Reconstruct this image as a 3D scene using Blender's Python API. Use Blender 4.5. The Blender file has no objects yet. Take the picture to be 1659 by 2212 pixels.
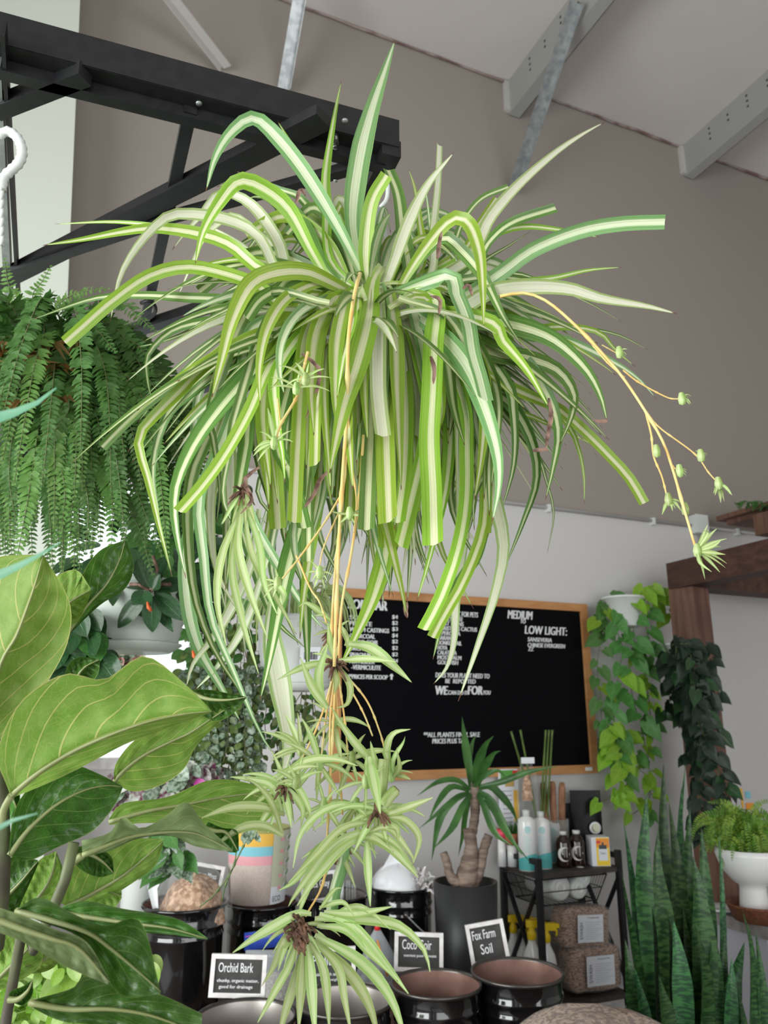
import bpy, math, random
from mathutils import Vector, Matrix, noise
from math import sin, cos, pi, radians, atan2, sqrt
V = Vector
random.seed(7)
SC = bpy.context.scene
COL = SC.collection

# ------------------------------------------------------------------ camera, world, light, exposure
PITCH = radians(15.0); F = 1662.0; CAMZ = 1.5
cam_d = bpy.data.cameras.new('camera'); cam = bpy.data.objects.new('camera', cam_d); COL.objects.link(cam)
cam.location = (0, 0, CAMZ); cam.rotation_euler = (pi/2 + PITCH, 0, 0)
cam_d.sensor_fit = 'VERTICAL'; cam_d.sensor_height = 34.6; cam_d.sensor_width = 34.6; cam_d.lens = 34.6*F/2212
cam_d.clip_start = 0.02
cam_d.dof.use_dof = True; cam_d.dof.focus_distance = 1.0; cam_d.dof.aperture_fstop = 8.5
SC.camera = cam
SC.view_settings.view_transform = 'Standard'; SC.view_settings.look = 'None'
SC.view_settings.exposure = 0.08; SC.view_settings.gamma = 1.0; SC.view_settings.use_curve_mapping = False
SC.cycles.max_bounces = 8; SC.cycles.diffuse_bounces = 4; SC.cycles.transparent_max_bounces = 16
SC.cycles.transmission_bounces = 6
world = bpy.data.worlds.new('daylight'); SC.world = world; world.use_nodes = True
bgn = world.node_tree.nodes['Background']; bgn.inputs[0].default_value = (0.90, 0.97, 1.0, 1); bgn.inputs[1].default_value = 1.5

def area(name, loc, target, sx, sy, power, color):
    d = bpy.data.lights.new(name, 'AREA'); d.shape = 'RECTANGLE'; d.size = sx; d.size_y = sy
    d.energy = power; d.color = color
    o = bpy.data.objects.new(name, d); COL.objects.link(o); o.location = loc
    o.rotation_euler = (V(target)-V(loc)).to_track_quat('-Z', 'Y').to_euler()
    return o
RZ = atan2(1721.0, 3970.0)                             # the room stands turned by this angle to the camera
WD = V((cos(RZ), sin(RZ), 0)); WN = V((sin(RZ), -cos(RZ), 0)); UP = V((0, 0, 1)); W0 = V((0.15, 4.1, 0))
def RP(s, t, z=0.0): return W0 + WD*s + WN*t + UP*z    # s along the back wall, t out from it
area('daylight_side_window', RP(-4.75, 3.2, 1.9), RP(0, 2.6, 1.7), 3.8, 2.2, 215, (0.96, 1.0, 0.97))
area('daylight_shopfront', RP(-0.6, 8.2, 1.8), RP(-0.8, 0, 1.6), 6.6, 2.8, 135, (1.0, 0.985, 0.97))

# ------------------------------------------------------------------ picture <-> place geometry
CP, SP = cos(PITCH), sin(PITCH)
def ray(px, py):
    v = 1106.0 - py
    return V((px-829.5, F*CP - v*SP, v*CP + F*SP))
def U(px, py, Y):
    r = ray(px, py); return V((0, 0, CAMZ)) + r*(Y/r.y)
def UZ(px, py, z):
    r = ray(px, py); return V((0, 0, CAMZ)) + r*((z-CAMZ)/r.z)
def mpp(px, py, Y): return Y/ray(px, py).y            # metres per pixel there
def W(px, py, off=0.0):
    r = ray(px, py); k = (W0 + WN*off - V((0, 0, CAMZ))).dot(WN)/r.dot(WN)
    return V((0, 0, CAMZ)) + r*k
CEIL = W(1095, 180).z

# ------------------------------------------------------------------ mesh building
def frames(pts, up=None):
    n = len(pts); T = []
    for i in range(n):
        t = pts[min(i+1, n-1)] - pts[max(i-1, 0)]
        T.append(t.normalized() if t.length > 1e-9 else V((0, 0, 1)))
    a = up or (V((0, 0, 1)) if abs(T[0].z) < .9 else V((1, 0, 0)))
    N = (a - T[0]*a.dot(T[0])).normalized(); out = []
    for t in T:
        N = N - t*N.dot(t)
        N = N.normalized() if N.length > 1e-6 else t.orthogonal().normalized()
        out.append((t, N, t.cross(N)))
    return out
def spline(p, n):
    p = [V(q) for q in p]
    if len(p) == 2: return [p[0].lerp(p[1], i/(n-1)) for i in range(n)]
    L = [0]
    for i in range(1, len(p)): L.append(L[-1] + max((p[i]-p[i-1]).length, 1e-6))
    out = []
    for k in range(n):
        s = L[-1]*k/(n-1); i = 0
        while i < len(p)-2 and L[i+1] < s: i += 1
        t = (s-L[i])/(L[i+1]-L[i]); t = min(max(t, 0), 1)
        p1, p2 = p[i], p[i+1]; p0 = p[i-1] if i else p1*2-p2; p3 = p[i+2] if i+2 < len(p) else p2*2-p1
        out.append(0.5*((2*p1) + (p2-p0)*t + (2*p0-5*p1+4*p2-p3)*t*t + (3*p1-p0-3*p2+p3)*t**3))
    return out
def wloc(o):
    m = Matrix.Identity(4)
    while o is not None:
        m = Matrix.LocRotScale(o.location, o.rotation_euler, o.scale) @ m; o = o.parent
    return m
class MB:
    def __init__(s): s.v, s.f, s.uv, s.mi, s.sm = [], [], [], [], []
    def add(s, vs, fs, uvs=None, mi=0, smooth=True):
        b = len(s.v); s.v += [V(x) for x in vs]
        for f in fs:
            s.f.append([b+i for i in f]); s.mi.append(mi); s.sm.append(smooth)
            s.uv.append([uvs[i] for i in f] if uvs else [(0, 0)]*len(f))
        return s
    def box(s, c, size, rz=0.0, mi=0, R=None):
        R = R or Matrix.Rotation(rz, 3, 'Z'); c = V(c); h = V(size)/2
        vs = [c + R @ V((x*h.x, y*h.y, z*h.z)) for x in (-1, 1) for y in (-1, 1) for z in (-1, 1)]
        fs = [(0,1,3,2),(4,6,7,5),(0,4,5,1),(2,3,7,6),(0,2,6,4),(1,5,7,3)]
        for f in fs: s.add([vs[i] for i in f], [(0,1,2,3)], [(0,0),(0,1),(1,1),(1,0)], mi, False)
        return s
    def bar(s, p, q, w, h, up=UP, mi=0):
        p, q = V(p), V(q); t = (q-p).normalized(); x = t.cross(up).normalized(); z = x.cross(t)
        R = Matrix((x, t, z)).transposed()
        return s.box((p+q)/2, (w, (q-p).length, h), mi=mi, R=R)
    def quad(s, a, b, c, d, mi=0): return s.add([a, b, c, d], [(0,1,2,3)], [(0,0),(1,0),(1,1),(0,1)], mi, False)
    def tube(s, pts, r, n=8, mi=0, cap=True):
        pts = [V(p) for p in pts]; fr = frames(pts); vs, uv = [], []
        rr = r if isinstance(r, (list, tuple)) else [r]*len(pts)
        for i, (p, (t, a, b)) in enumerate(zip(pts, fr)):
            for k in range(n):
                an = 2*pi*k/n; vs.append(p + (a*cos(an) + b*sin(an))*rr[i]); uv.append((k/n, i/(len(pts)-1)))
        fs = [(i*n+k, i*n+(k+1) % n, (i+1)*n+(k+1) % n, (i+1)*n+k) for i in range(len(pts)-1) for k in range(n)]
        if cap: fs += [tuple(range(n-1, -1, -1)), tuple((len(pts)-1)*n+k for k in range(n))]
        return s.add(vs, fs, uv, mi)
    def lathe(s, prof, c, n=32, mi=0, R=None, smooth=True, closed=False, warp=None):
        c = V(c); R = R or Matrix.Identity(3); vs, uv = [], []; m = len(prof)
        for i, (r, z) in enumerate(prof):
            r = max(r, .0003)
            for k in range(n):
                a = 2*pi*k/n; q = V((r*cos(a), r*sin(a), z))
                if warp: q = warp(q, a, i)
                vs.append(c + R @ q); uv.append((k/n, i/(m-1)))
        fs = [(i*n+k, i*n+(k+1) % n, (i+1)*n+(k+1) % n, (i+1)*n+k) for i in range(m-1) for k in range(n)]
        if prof[0][0] > 1e-5 and not closed: fs.append(tuple(range(n-1, -1, -1)))
        if prof[-1][0] > 1e-5 and not closed and not (m == 2 and prof[0][0] < 1e-5): fs.append(tuple((m-1)*n+k for k in range(n)))
        return s.add(vs, fs, uv, mi, smooth)
    def ribbon(s, pts, ws, normals, fold=0.25, mi=0, nu=4, vs0=0.0):
        pts = [V(p) for p in pts]; m = len(pts); vs, uv = [], []
        for i, p in enumerate(pts):
            t = (pts[min(i+1, m-1)]-pts[max(i-1, 0)]).normalized(); nn = normals[i] if isinstance(normals, list) else normals
            sd = t.cross(nn)
            sd = sd.normalized() if sd.length > 1e-6 else t.orthogonal().normalized()
            nn = sd.cross(t)
            for k in range(nu+1):
                u = -1 + 2*k/nu
                vs.append(p + sd*(u*ws[i]/2) + nn*(fold*abs(u)*ws[i]/2)); uv.append(((u+1)/2, vs0+(1-vs0)*i/(m-1)))
        q = nu+1
        fs = [(i*q+k, i*q+k+1, (i+1)*q+k+1, (i+1)*q+k) for i in range(m-1) for k in range(nu)]
        return s.add(vs, fs, uv, mi)
    def grid(s, P, mi=0, smooth=True):
        m, n = len(P), len(P[0]); vs = [p for r in P for p in r]
        uv = [(j/(n-1), i/(m-1)) for i in range(m) for j in range(n)]
        fs = [(i*n+j, i*n+j+1, (i+1)*n+j+1, (i+1)*n+j) for i in range(m-1) for j in range(n-1)]
        return s.add(vs, fs, uv, mi, smooth)
    def build(s, name, mats, parent=None, local=False, bevel=0, solid=0, kind=None, label=None):
        me = bpy.data.meshes.new(name)
        M = Matrix.Identity(4) if (local or parent is None) else wloc(parent).inverted()
        me.from_pydata([M @ v for v in s.v], [], s.f)
        ul = me.uv_layers.new(name='UVMap'); flat = [c for f in s.uv for p in f for c in p]
        ul.data.foreach_set('uv', flat)
        me.polygons.foreach_set('use_smooth', s.sm); me.polygons.foreach_set('material_index', s.mi)
        for m in (mats if isinstance(mats, (list, tuple)) else [mats]): me.materials.append(m)
        me.update()
        o = bpy.data.objects.new(name, me); COL.objects.link(o); o.parent = parent
        if solid:
            k = o.modifiers.new('thickness', 'SOLIDIFY'); k.thickness = solid; k.offset = 0
        if bevel:
            k = o.modifiers.new('bevel', 'BEVEL'); k.width = bevel; k.segments = 2; k.limit_method = 'ANGLE'
        if kind: o['kind'] = kind
        if label: o['label'] = label
        return o
def thing(name, label, cat, loc=(0, 0, 0), rz=0.0, group=None, kind=None):
    o = bpy.data.objects.new(name, None); COL.objects.link(o); o.location = loc; o.rotation_euler = (0, 0, rz)
    o.empty_display_size = .05; return tag(o, label, cat, group, kind)
def tag(o, label=None, cat=None, group=None, kind=None):
    if label: o['label'] = label
    if cat: o['category'] = cat
    if group: o['group'] = group
    if kind: o['kind'] = kind
    return o
def struct(mb, name, mats, **k): return tag(mb.build(name, mats, **k), kind='structure')

# ------------------------------------------------------------------ materials
def newmat(name):
    m = bpy.data.materials.new(name); m.use_nodes = True; nt = m.node_tree; nt.nodes.clear()
    out = nt.nodes.new('ShaderNodeOutputMaterial'); return m, nt, out
def N(nt, kind, **kw):
    n = nt.nodes.new(kind)
    for k, v in kw.items():
        if isinstance(k, str) and hasattr(n, k): setattr(n, k, v)
    return n
def rgba(c): return (c[0], c[1], c[2], 1)
def mth(nt, op, a, b=None, clamp=False):
    n = nt.nodes.new('ShaderNodeMath'); n.operation = op; n.use_clamp = clamp
    for i, x in enumerate((a, b)):
        if x is None: continue
        if isinstance(x, (int, float)): n.inputs[i].default_value = x
        else: nt.links.new(x, n.inputs[i])
    return n.outputs[0]
def smooth(nt, x, lo, hi):
    n = nt.nodes.new('ShaderNodeMapRange'); n.interpolation_type = 'SMOOTHSTEP'; nt.links.new(x, n.inputs[0])
    n.inputs[1].default_value = lo; n.inputs[2].default_value = hi; return n.outputs[0]
def mixc(nt, f, a, b):
    n = nt.nodes.new('ShaderNodeMix'); n.data_type = 'RGBA'
    if isinstance(f, (int, float)): n.inputs[0].default_value = f
    else: nt.links.new(f, n.inputs[0])
    for i, x in ((6, a), (7, b)):
        if isinstance(x, tuple): n.inputs[i].default_value = rgba(x)
        else: nt.links.new(x, n.inputs[i])
    return n.outputs[2]
def uvs(nt):
    t = nt.nodes.new('ShaderNodeTexCoord'); s = nt.nodes.new('ShaderNodeSeparateXYZ'); nt.links.new(t.outputs['UV'], s.inputs[0])
    return s.outputs[0], s.outputs[1]
def noisetex(nt, scale, detail=3, vec='Object', stretch=None, rough=.5):
    t = nt.nodes.new('ShaderNodeTexCoord'); n = nt.nodes.new('ShaderNodeTexNoise')
    n.inputs['Scale'].default_value = scale; n.inputs['Detail'].default_value = detail; n.inputs['Roughness'].default_value = rough
    if stretch:
        mp = nt.nodes.new('ShaderNodeMapping'); mp.inputs['Scale'].default_value = stretch
        nt.links.new(t.outputs[vec], mp.inputs[0]); nt.links.new(mp.outputs[0], n.inputs[0])
    else: nt.links.new(t.outputs[vec], n.inputs[0])
    return n.outputs[0]
def princ(nt, out, col, rough=.5, metal=0, spec=.5, trans=0.0, tcol=None, bump=None, bstr=.3, bdist=.002, coat=0):
    b = nt.nodes.new('ShaderNodeBsdfPrincipled')
    if isinstance(col, tuple): b.inputs['Base Color'].default_value = rgba(col)
    else: nt.links.new(col, b.inputs['Base Color'])
    if isinstance(rough, (int, float)): b.inputs['Roughness'].default_value = rough
    else: nt.links.new(rough, b.inputs['Roughness'])
    b.inputs['Metallic'].default_value = metal; b.inputs['Specular IOR Level'].default_value = spec
    b.inputs['Coat Weight'].default_value = coat
    nrm = None
    if bump is not None:
        k = nt.nodes.new('ShaderNodeBump'); k.inputs['Strength'].default_value = bstr; k.inputs['Distance'].default_value = bdist
        nt.links.new(bump, k.inputs['Height']); nt.links.new(k.outputs[0], b.inputs['Normal'])
    if trans > 0:
        t = nt.nodes.new('ShaderNodeBsdfTranslucent'); mx = nt.nodes.new('ShaderNodeMixShader'); mx.inputs[0].default_value = trans
        c = tcol if tcol is not None else col
        if isinstance(c, tuple): t.inputs[0].default_value = rgba(c)
        else: nt.links.new(c, t.inputs[0])
        nt.links.new(b.outputs[0], mx.inputs[1]); nt.links.new(t.outputs[0], mx.inputs[2]); nt.links.new(mx.outputs[0], out.inputs[0])
    else: nt.links.new(b.outputs[0], out.inputs[0])
    return b
def pm(name, col, rough=.5, metal=0, spec=.5, col2=None, scale=20, stretch=None, bstr=0.0, bdist=.002, trans=0, coat=0, lo=.35, hi=.65, detail=3):
    m, nt, out = newmat(name); c = col; bump = None
    if col2 or bstr:
        nz = noisetex(nt, scale, detail, stretch=stretch)
        if col2: c = mixc(nt, smooth(nt, nz, lo, hi), col, col2)
        if bstr: bump = nz
    princ(nt, out, c, rough, metal, spec, trans, None, bump, bstr, bdist, coat); return m
def rnd(nt, c, hv=.03, vv=.35):
    oi = nt.nodes.new('ShaderNodeObjectInfo'); h = nt.nodes.new('ShaderNodeHueSaturation')
    nt.links.new(mth(nt, 'ADD', mth(nt, 'MULTIPLY', oi.outputs['Random'], hv), .5-hv/2), h.inputs['Hue'])
    nt.links.new(mth(nt, 'ADD', mth(nt, 'MULTIPLY', oi.outputs['Random'], vv), 1-vv/2), h.inputs['Value'])
    nt.links.new(c, h.inputs['Color']); return h.outputs[0]
def variegated(name, edge, edge2, cream, half=.34, trans=.38):
    m, nt, out = newmat(name); u, v = uvs(nt)
    a = mth(nt, 'MULTIPLY', mth(nt, 'ABSOLUTE', mth(nt, 'SUBTRACT', u, .5)), 2)
    cmb = nt.nodes.new('ShaderNodeCombineXYZ'); nt.links.new(mth(nt, 'MULTIPLY', u, 26), cmb.inputs[0]); nt.links.new(mth(nt, 'MULTIPLY', v, 1.3), cmb.inputs[1])
    oi = nt.nodes.new('ShaderNodeObjectInfo'); nt.links.new(mth(nt, 'MULTIPLY', oi.outputs['Random'], 40), cmb.inputs[2])
    nz = nt.nodes.new('ShaderNodeTexNoise'); nz.inputs['Scale'].default_value = 1; nz.inputs['Detail'].default_value = 1; nt.links.new(cmb.outputs[0], nz.inputs[0])
    aa = mth(nt, 'ADD', a, mth(nt, 'MULTIPLY', mth(nt, 'SUBTRACT', nz.outputs[0], .5), .45))
    e = mixc(nt, smooth(nt, nz.outputs[0], .4, .6), edge, edge2)
    c = mixc(nt, smooth(nt, aa, half-.05, half+.07), cream, e)
    line = smooth(nt, mth(nt, 'ABSOLUTE', mth(nt, 'SUBTRACT', a, half*.55)), .02, .05)
    c = mixc(nt, mth(nt, 'MULTIPLY', mth(nt, 'SUBTRACT', 1, line), .3), c, edge)
    c = mixc(nt, mth(nt, 'MULTIPLY', smooth(nt, mth(nt, 'SUBTRACT', .14, v), 0, .14), .6), c, (.62, .68, .38))
    c = mixc(nt, smooth(nt, v, .978, .99), c, (.16, .07, .04))
    c = rnd(nt, c)
    princ(nt, out, c, .34, 0, .45, trans, c, nz.outputs[0], .25, .0006); return m
def veined(name, base, base2, vein, nv=7, slope=.38, vw=.035, trans=.3, rough=.35, vs=.7, spec=.5, vr=.35):
    m, nt, out = newmat(name); u, v = uvs(nt)
    a = mth(nt, 'MULTIPLY', mth(nt, 'ABSOLUTE', mth(nt, 'SUBTRACT', u, .5)), 2)
    mid = mth(nt, 'SUBTRACT', 1, smooth(nt, a, .012, .045))
    cur = mth(nt, 'MULTIPLY', mth(nt, 'POWER', a, 1.35), slope)
    ph = mth(nt, 'FRACT', mth(nt, 'MULTIPLY', mth(nt, 'SUBTRACT', v, cur), nv))
    sd = mth(nt, 'MULTIPLY', mth(nt, 'SUBTRACT', 1, smooth(nt, mth(nt, 'ABSOLUTE', mth(nt, 'SUBTRACT', ph, .5)), vw*.5, vw*1.6)), vs)
    t = nt.nodes.new('ShaderNodeTexCoord'); vo = nt.nodes.new('ShaderNodeTexVoronoi'); vo.feature = 'DISTANCE_TO_EDGE'
    vo.inputs['Scale'].default_value = 34; nt.links.new(t.outputs['UV'], vo.inputs[0])
    net = mth(nt, 'MULTIPLY', mth(nt, 'SUBTRACT', 1, smooth(nt, vo.outputs[0], .01, .06)), .22)
    edge = mth(nt, 'MULTIPLY', smooth(nt, a, .975, .99), .8)
    ln = mth(nt, 'MAXIMUM', mth(nt, 'MAXIMUM', mid, sd), edge)
    nz = noisetex(nt, 9, 3, 'UV'); b = mixc(nt, smooth(nt, nz, .35, .7), base, base2)
    c = mixc(nt, mth(nt, 'MAXIMUM', ln, net), b, vein); c = rnd(nt, c, .02, vr)
    princ(nt, out, c, rough, 0, spec, trans, c, mth(nt, 'MAXIMUM', ln, net), .5, .0012); return m
def film(name, tint, opac=.3, rough=.12, haze=.5):
    m, nt, out = newmat(name)
    g = nt.nodes.new('ShaderNodeBsdfPrincipled'); g.inputs['Base Color'].default_value = rgba(tint); g.inputs['Roughness'].default_value = rough
    g.inputs['Specular IOR Level'].default_value = .8
    t = nt.nodes.new('ShaderNodeBsdfTransparent'); t.inputs[0].default_value = (.97, .98, .98, 1)
    mx = nt.nodes.new('ShaderNodeMixShader'); nz = noisetex(nt, 22, 4)
    bp = nt.nodes.new('ShaderNodeBump'); bp.inputs['Strength'].default_value = .6; bp.inputs['Distance'].default_value = .004
    nt.links.new(nz, bp.inputs['Height']); nt.links.new(bp.outputs[0], g.inputs['Normal'])
    lw = nt.nodes.new('ShaderNodeLayerWeight'); lw.inputs[0].default_value = .35
    f = mth(nt, 'ADD', mth(nt, 'MULTIPLY', lw.outputs[1], haze), opac, True)
    nt.links.new(f, mx.inputs[0]); nt.links.new(t.outputs[0], mx.inputs[1]); nt.links.new(g.outputs[0], mx.inputs[2]); nt.links.new(mx.outputs[0], out.inputs[0])
    return m
def wood(name, c1, c2, scale=6, stretch=(1, 1, 12), rough=.6, bstr=.3):
    m, nt, out = newmat(name)
    n1 = noisetex(nt, scale, 5, stretch=stretch, rough=.6); n2 = noisetex(nt, scale*.35, 2)
    c = mixc(nt, smooth(nt, n1, .3, .7), c1, c2); c = mixc(nt, mth(nt, 'MULTIPLY', smooth(nt, n2, .45, .7), .45), c, tuple(x*.45 for x in c1))
    princ(nt, out, c, rough, 0, .35, bump=n1, bstr=bstr, bdist=.004); return m

M = {}
M['v_bright'] = variegated('leaf_bright_variegated', (.235, .42, .035), (.33, .52, .07), (.80, .80, .52), .30)
M['v_dark'] = variegated('leaf_dark_variegated', (.075, .17, .03), (.14, .27, .06), (.66, .70, .42), .30, .25)
M['v_sage'] = variegated('leaf_sage_variegated', (.17, .33, .12), (.26, .44, .17), (.74, .80, .56), .38)
M['v_pale'] = variegated('leaf_pale_variegated', (.36, .50, .17), (.48, .60, .27), (.86, .86, .68), .62, .45)
M['v_baby'] = variegated('plantlet_leaf', (.36, .52, .15), (.48, .62, .24), (.66, .76, .40), .40, .4)
M['stolon'] = pm('stolon_orange', (.80, .50, .16), .45, col2=(.72, .60, .25), scale=30, trans=.15)
M['brown_root'] = pm('dried_root', (.07, .035, .022), .8, col2=(.20, .10, .06), scale=80)
M['dead'] = pm('dead_leaf', (.10, .05, .035), .8, col2=(.30, .18, .14), scale=60, trans=.15)
M['fig_under'] = veined('fig_leaf_underside', (.18, .33, .045), (.25, .39, .08), (.58, .56, .20), nv=5.5, slope=.55, vw=.03, trans=.45, rough=.5, spec=.3, vs=.85)
M['fig_top'] = veined('fig_leaf_upper', (.035, .125, .012), (.055, .17, .02), (.30, .42, .12), nv=5.5, slope=.5, vw=.025, trans=.25, rough=.3, vs=.55, vr=.5)
M['fig_pale'] = veined('fig_leaf_pale_underside', (.25, .36, .15), (.30, .42, .19), (.50, .55, .24), trans=.35, rough=.5)
M['fig_stem'] = pm('fig_stem', (.06, .05, .035), .6, col2=(.12, .14, .06), scale=14, bstr=.4)
M['fern'] = veined('fern_leaflet', (.045, .135, .022), (.085, .20, .035), (.16, .3, .08), nv=5, trans=.3, rough=.4, vs=.25)
M['fern_light'] = veined('fern_leaflet_light', (.12, .28, .05), (.19, .38, .08), (.28, .45, .14), nv=5, trans=.45, rough=.4, vs=.25)
M['fern_dead'] = pm('fern_dead', (.16, .10, .025), .7, col2=(.2, .09, .02), scale=30, trans=.3)
M['fern_stem'] = pm('fern_stem', (.10, .12, .04), .6)
M['gloss_dark'] = veined('glossy_dark_leaf', (.012, .05, .012), (.02, .075, .02), (.05, .12, .04), nv=5, trans=.12, rough=.16, vs=.3)
M['heart_green'] = veined('heart_leaf_green', (.05, .17, .03), (.09, .25, .05), (.16, .34, .1), nv=5, trans=.3, rough=.35, vs=.4)
M['heart_lime'] = veined('heart_leaf_lime', (.20, .42, .02), (.30, .52, .04), (.38, .6, .12), nv=5, trans=.4, rough=.38, vs=.4)
M['heart_dark'] = veined('heart_leaf_dark', (.005, .017, .009), (.009, .028, .014), (.02, .05, .025), nv=5, trans=.1, rough=.35, vs=.3)
M['silver_leaf'] = pm('silver_trailing_leaf', (.30, .38, .30), .35, col2=(.06, .11, .05), scale=120, trans=.2)
M['olive_leaf'] = pm('olive_trailing_leaf', (.07, .12, .03), .4, col2=(.14, .2, .05), scale=60, trans=.25)
M['purple_leaf'] = pm('purple_striped_leaf', (.12, .02, .06), .3, col2=(.45, .48, .42), scale=70, trans=.2)
M['red_leaf'] = pm('pink_spotted_leaf', (.35, .06, .07), .4, col2=(.55, .62, .45), scale=90, trans=.3)
M['magenta'] = pm('magenta_leaf_underside', (.45, .03, .28), .4, trans=.3)
M['yucca'] = pm('yucca_leaf', (.035, .11, .025), .38, col2=(.07, .19, .04), scale=10, trans=.22)
M['neon_leaf'] = pm('lime_window_leaf', (.30, .5, .08), .4, col2=(.5, .65, .25), scale=30, trans=.5)
M['teal_leaf'] = pm('blue_green_leaf', (.12, .34, .20), .4, col2=(.20, .42, .28), scale=12, trans=.3)
def snake():
    m, nt, out = newmat('snake_plant_leaf'); u, v = uvs(nt)
    cmb = nt.nodes.new('ShaderNodeCombineXYZ'); nt.links.new(mth(nt, 'MULTIPLY', u, 1.6), cmb.inputs[0]); nt.links.new(mth(nt, 'MULTIPLY', v, 55), cmb.inputs[1])
    oi = nt.nodes.new('ShaderNodeObjectInfo'); nt.links.new(mth(nt, 'MULTIPLY', oi.outputs['Random'], 30), cmb.inputs[2])
    nz = nt.nodes.new('ShaderNodeTexNoise'); nz.inputs['Scale'].default_value = 1.2; nz.inputs['Detail'].default_value = 4; nt.links.new(cmb.outputs[0], nz.inputs[0])
    c = mixc(nt, smooth(nt, nz.outputs[0], .42, .6), (.014, .055, .018), (.050, .145, .038))
    c = rnd(nt, c, .06, .9); princ(nt, out, c, .4, 0, .4, .08, c); return m
M['snake'] = snake()
M['cane'] = pm('cane_bark', (.26, .19, .15), .85, col2=(.13, .09, .07), scale=16, stretch=(1, 1, 5), bstr=.8, bdist=.006)
M['terracotta'] = pm('terracotta', (.42, .14, .07), .8, col2=(.35, .11, .055), scale=20)
M['black_steel'] = pm('black_painted_steel', (.007, .007, .008), .45, 0, .4, col2=(.011, .011, .012), scale=40)
M['black_gloss'] = pm('gloss_black_enamel', (.006, .006, .007), .09, 0, .6, coat=.5)
M['black_matte'] = pm('matte_black_ceramic', (.018, .018, .020), .42)
M['rust'] = pm('rusty_pail_inside', (.17, .085, .07), .55, .3, .4, col2=(.28, .16, .13), scale=7, detail=6)
M['steel_inside'] = pm('bare_steel_inside', (.40, .36, .34), .4, .6, .5, col2=(.30, .20, .15), scale=6, lo=.5, hi=.8)
M['rim'] = pm('worn_rim', (.10, .09, .085), .3, .8)
M['galv'] = pm('galvanised_steel', (.42, .44, .44), .35, .7, .5, col2=(.30, .32, .33), scale=25)
M['purlin'] = pm('purlin_paint', (.38, .38, .37), .5, .2)
M['purlin_white'] = pm('painted_brace', (.50, .48, .46), .6)
M['hole'] = pm('bolt_hole', (.03, .03, .03), .8)
M['seam'] = pm('seam_caulk', (.16, .09, .08), .9, col2=(.34, .27, .25), scale=8)
M['white_plastic'] = pm('white_plastic', (.72, .74, .72), .35, trans=.12)
M['white_gloss'] = pm('white_glaze', (.80, .80, .80), .15)
M['green_white'] = pm('pale_green_plastic', (.60, .66, .60), .35, trans=.15)
M['cream_wall'] = pm('column_paint', (.50, .53, .47), .6)
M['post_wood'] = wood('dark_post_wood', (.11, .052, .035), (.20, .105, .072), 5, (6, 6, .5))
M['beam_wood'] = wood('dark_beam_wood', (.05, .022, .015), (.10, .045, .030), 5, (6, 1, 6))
M['oak'] = wood('board_frame_wood', (.42, .19, .07), (.50, .25, .10), 8, (1, 1, 5), .5, .1)
M['table_wood'] = wood('worn_table_wood', (.12, .07, .05), (.2, .13, .1), 6, (1, 5, 5))
M['shelf_board'] = wood('dark_shelf_board', (.035, .028, .026), (.06, .048, .042), 5, (1, 6, 6))
M['felt'] = pm('black_felt', (.004, .004, .005), .95, 0, .05)
M['letter'] = pm('white_letter', (.70, .70, .72), .5)
M['chalk_board'] = pm('chalk_slate', (.035, .033, .032), .8, col2=(.06, .057, .055), scale=10)
M['chalk'] = pm('chalk_writing', (.78, .78, .80), .8)
M['frame_white'] = pm('white_sign_frame', (.66, .62, .62), .5, col2=(.78, .76, .76), scale=30)
M['soil'] = pm('soil', (.03, .02, .015), .9, col2=(.08, .05, .035), scale=60, bstr=.8, bdist=.01)
M['bark'] = pm('shredded_bark', (.50, .34, .25), .85, col2=(.20, .12, .085), scale=70, stretch=(1, 1, 3), bstr=.9, bdist=.006, lo=.4, hi=.6, detail=6)
M['shavings'] = pm('pine_shavings', (.70, .46, .32), .85, col2=(.36, .2, .12), scale=60, bstr=.9, bdist=.01, lo=.35, hi=.6, detail=6)
M['perlite'] = pm('perlite_grit', (.42, .40, .38), .85, col2=(.60, .58, .56), scale=160, bstr=.7, bdist=.004)
M['film'] = film('clear_film', (.9, .92, .94), .02, .08, .25)
M['milky'] = film('milky_bag', (.86, .87, .90), .82, .4, .2)
M['cloudy'] = film('cloudy_zip_bag', (.50, .52, .56), .45, .25, .4)
M['blue_zip'] = pm('blue_zip_band', (.02, .05, .30), .35)
M['purple_zip'] = pm('purple_zip_line', (.30, .05, .32), .35)
M['glass'] = film('clear_glass', (.75, .8, .8), .05, .03, .5)
M['amber'] = pm('amber_glass', (.018, .006, .003), .06, 0, .7)
M['teal_print'] = pm('teal_label_print', (.08, .42, .42), .5)
M['teal_pale'] = pm('pale_teal_print', (.45, .68, .68), .5)
M['moss_pole'] = pm('coir_pole', (.22, .10, .055), .9, col2=(.34, .17, .10), scale=60, stretch=(1, 1, .3), bstr=.9, bdist=.004)
M['yellow'] = pm('yellow_plastic', (.85, .60, .01), .35)
M['red'] = pm('red_plastic', (.65, .03, .03), .4)
M['pink'] = pm('pink_stripe', (.80, .38, .42), .5)
M['sky_blue'] = pm('light_blue_stripe', (.22, .56, .66), .5)
M['mustard'] = pm('mustard_stripe', (.80, .47, .07), .5)
M['olive'] = pm('olive_stripe', (.32, .33, .10), .5)
M['beige_pot'] = pm('speckled_beige', (.68, .58, .52), .6, col2=(.60, .50, .44), scale=150)
M['label'] = pm('white_label', (.72, .73, .78), .5)
M['ink'] = pm('dark_ink', (.06, .06, .07), .6)
M['grey_ink'] = pm('grey_ink', (.30, .31, .34), .6)
M['pouch'] = pm('black_foil_pouch', (.006, .006, .007), .42, 0, .2, bstr=.5, scale=14, bdist=.01)
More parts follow.
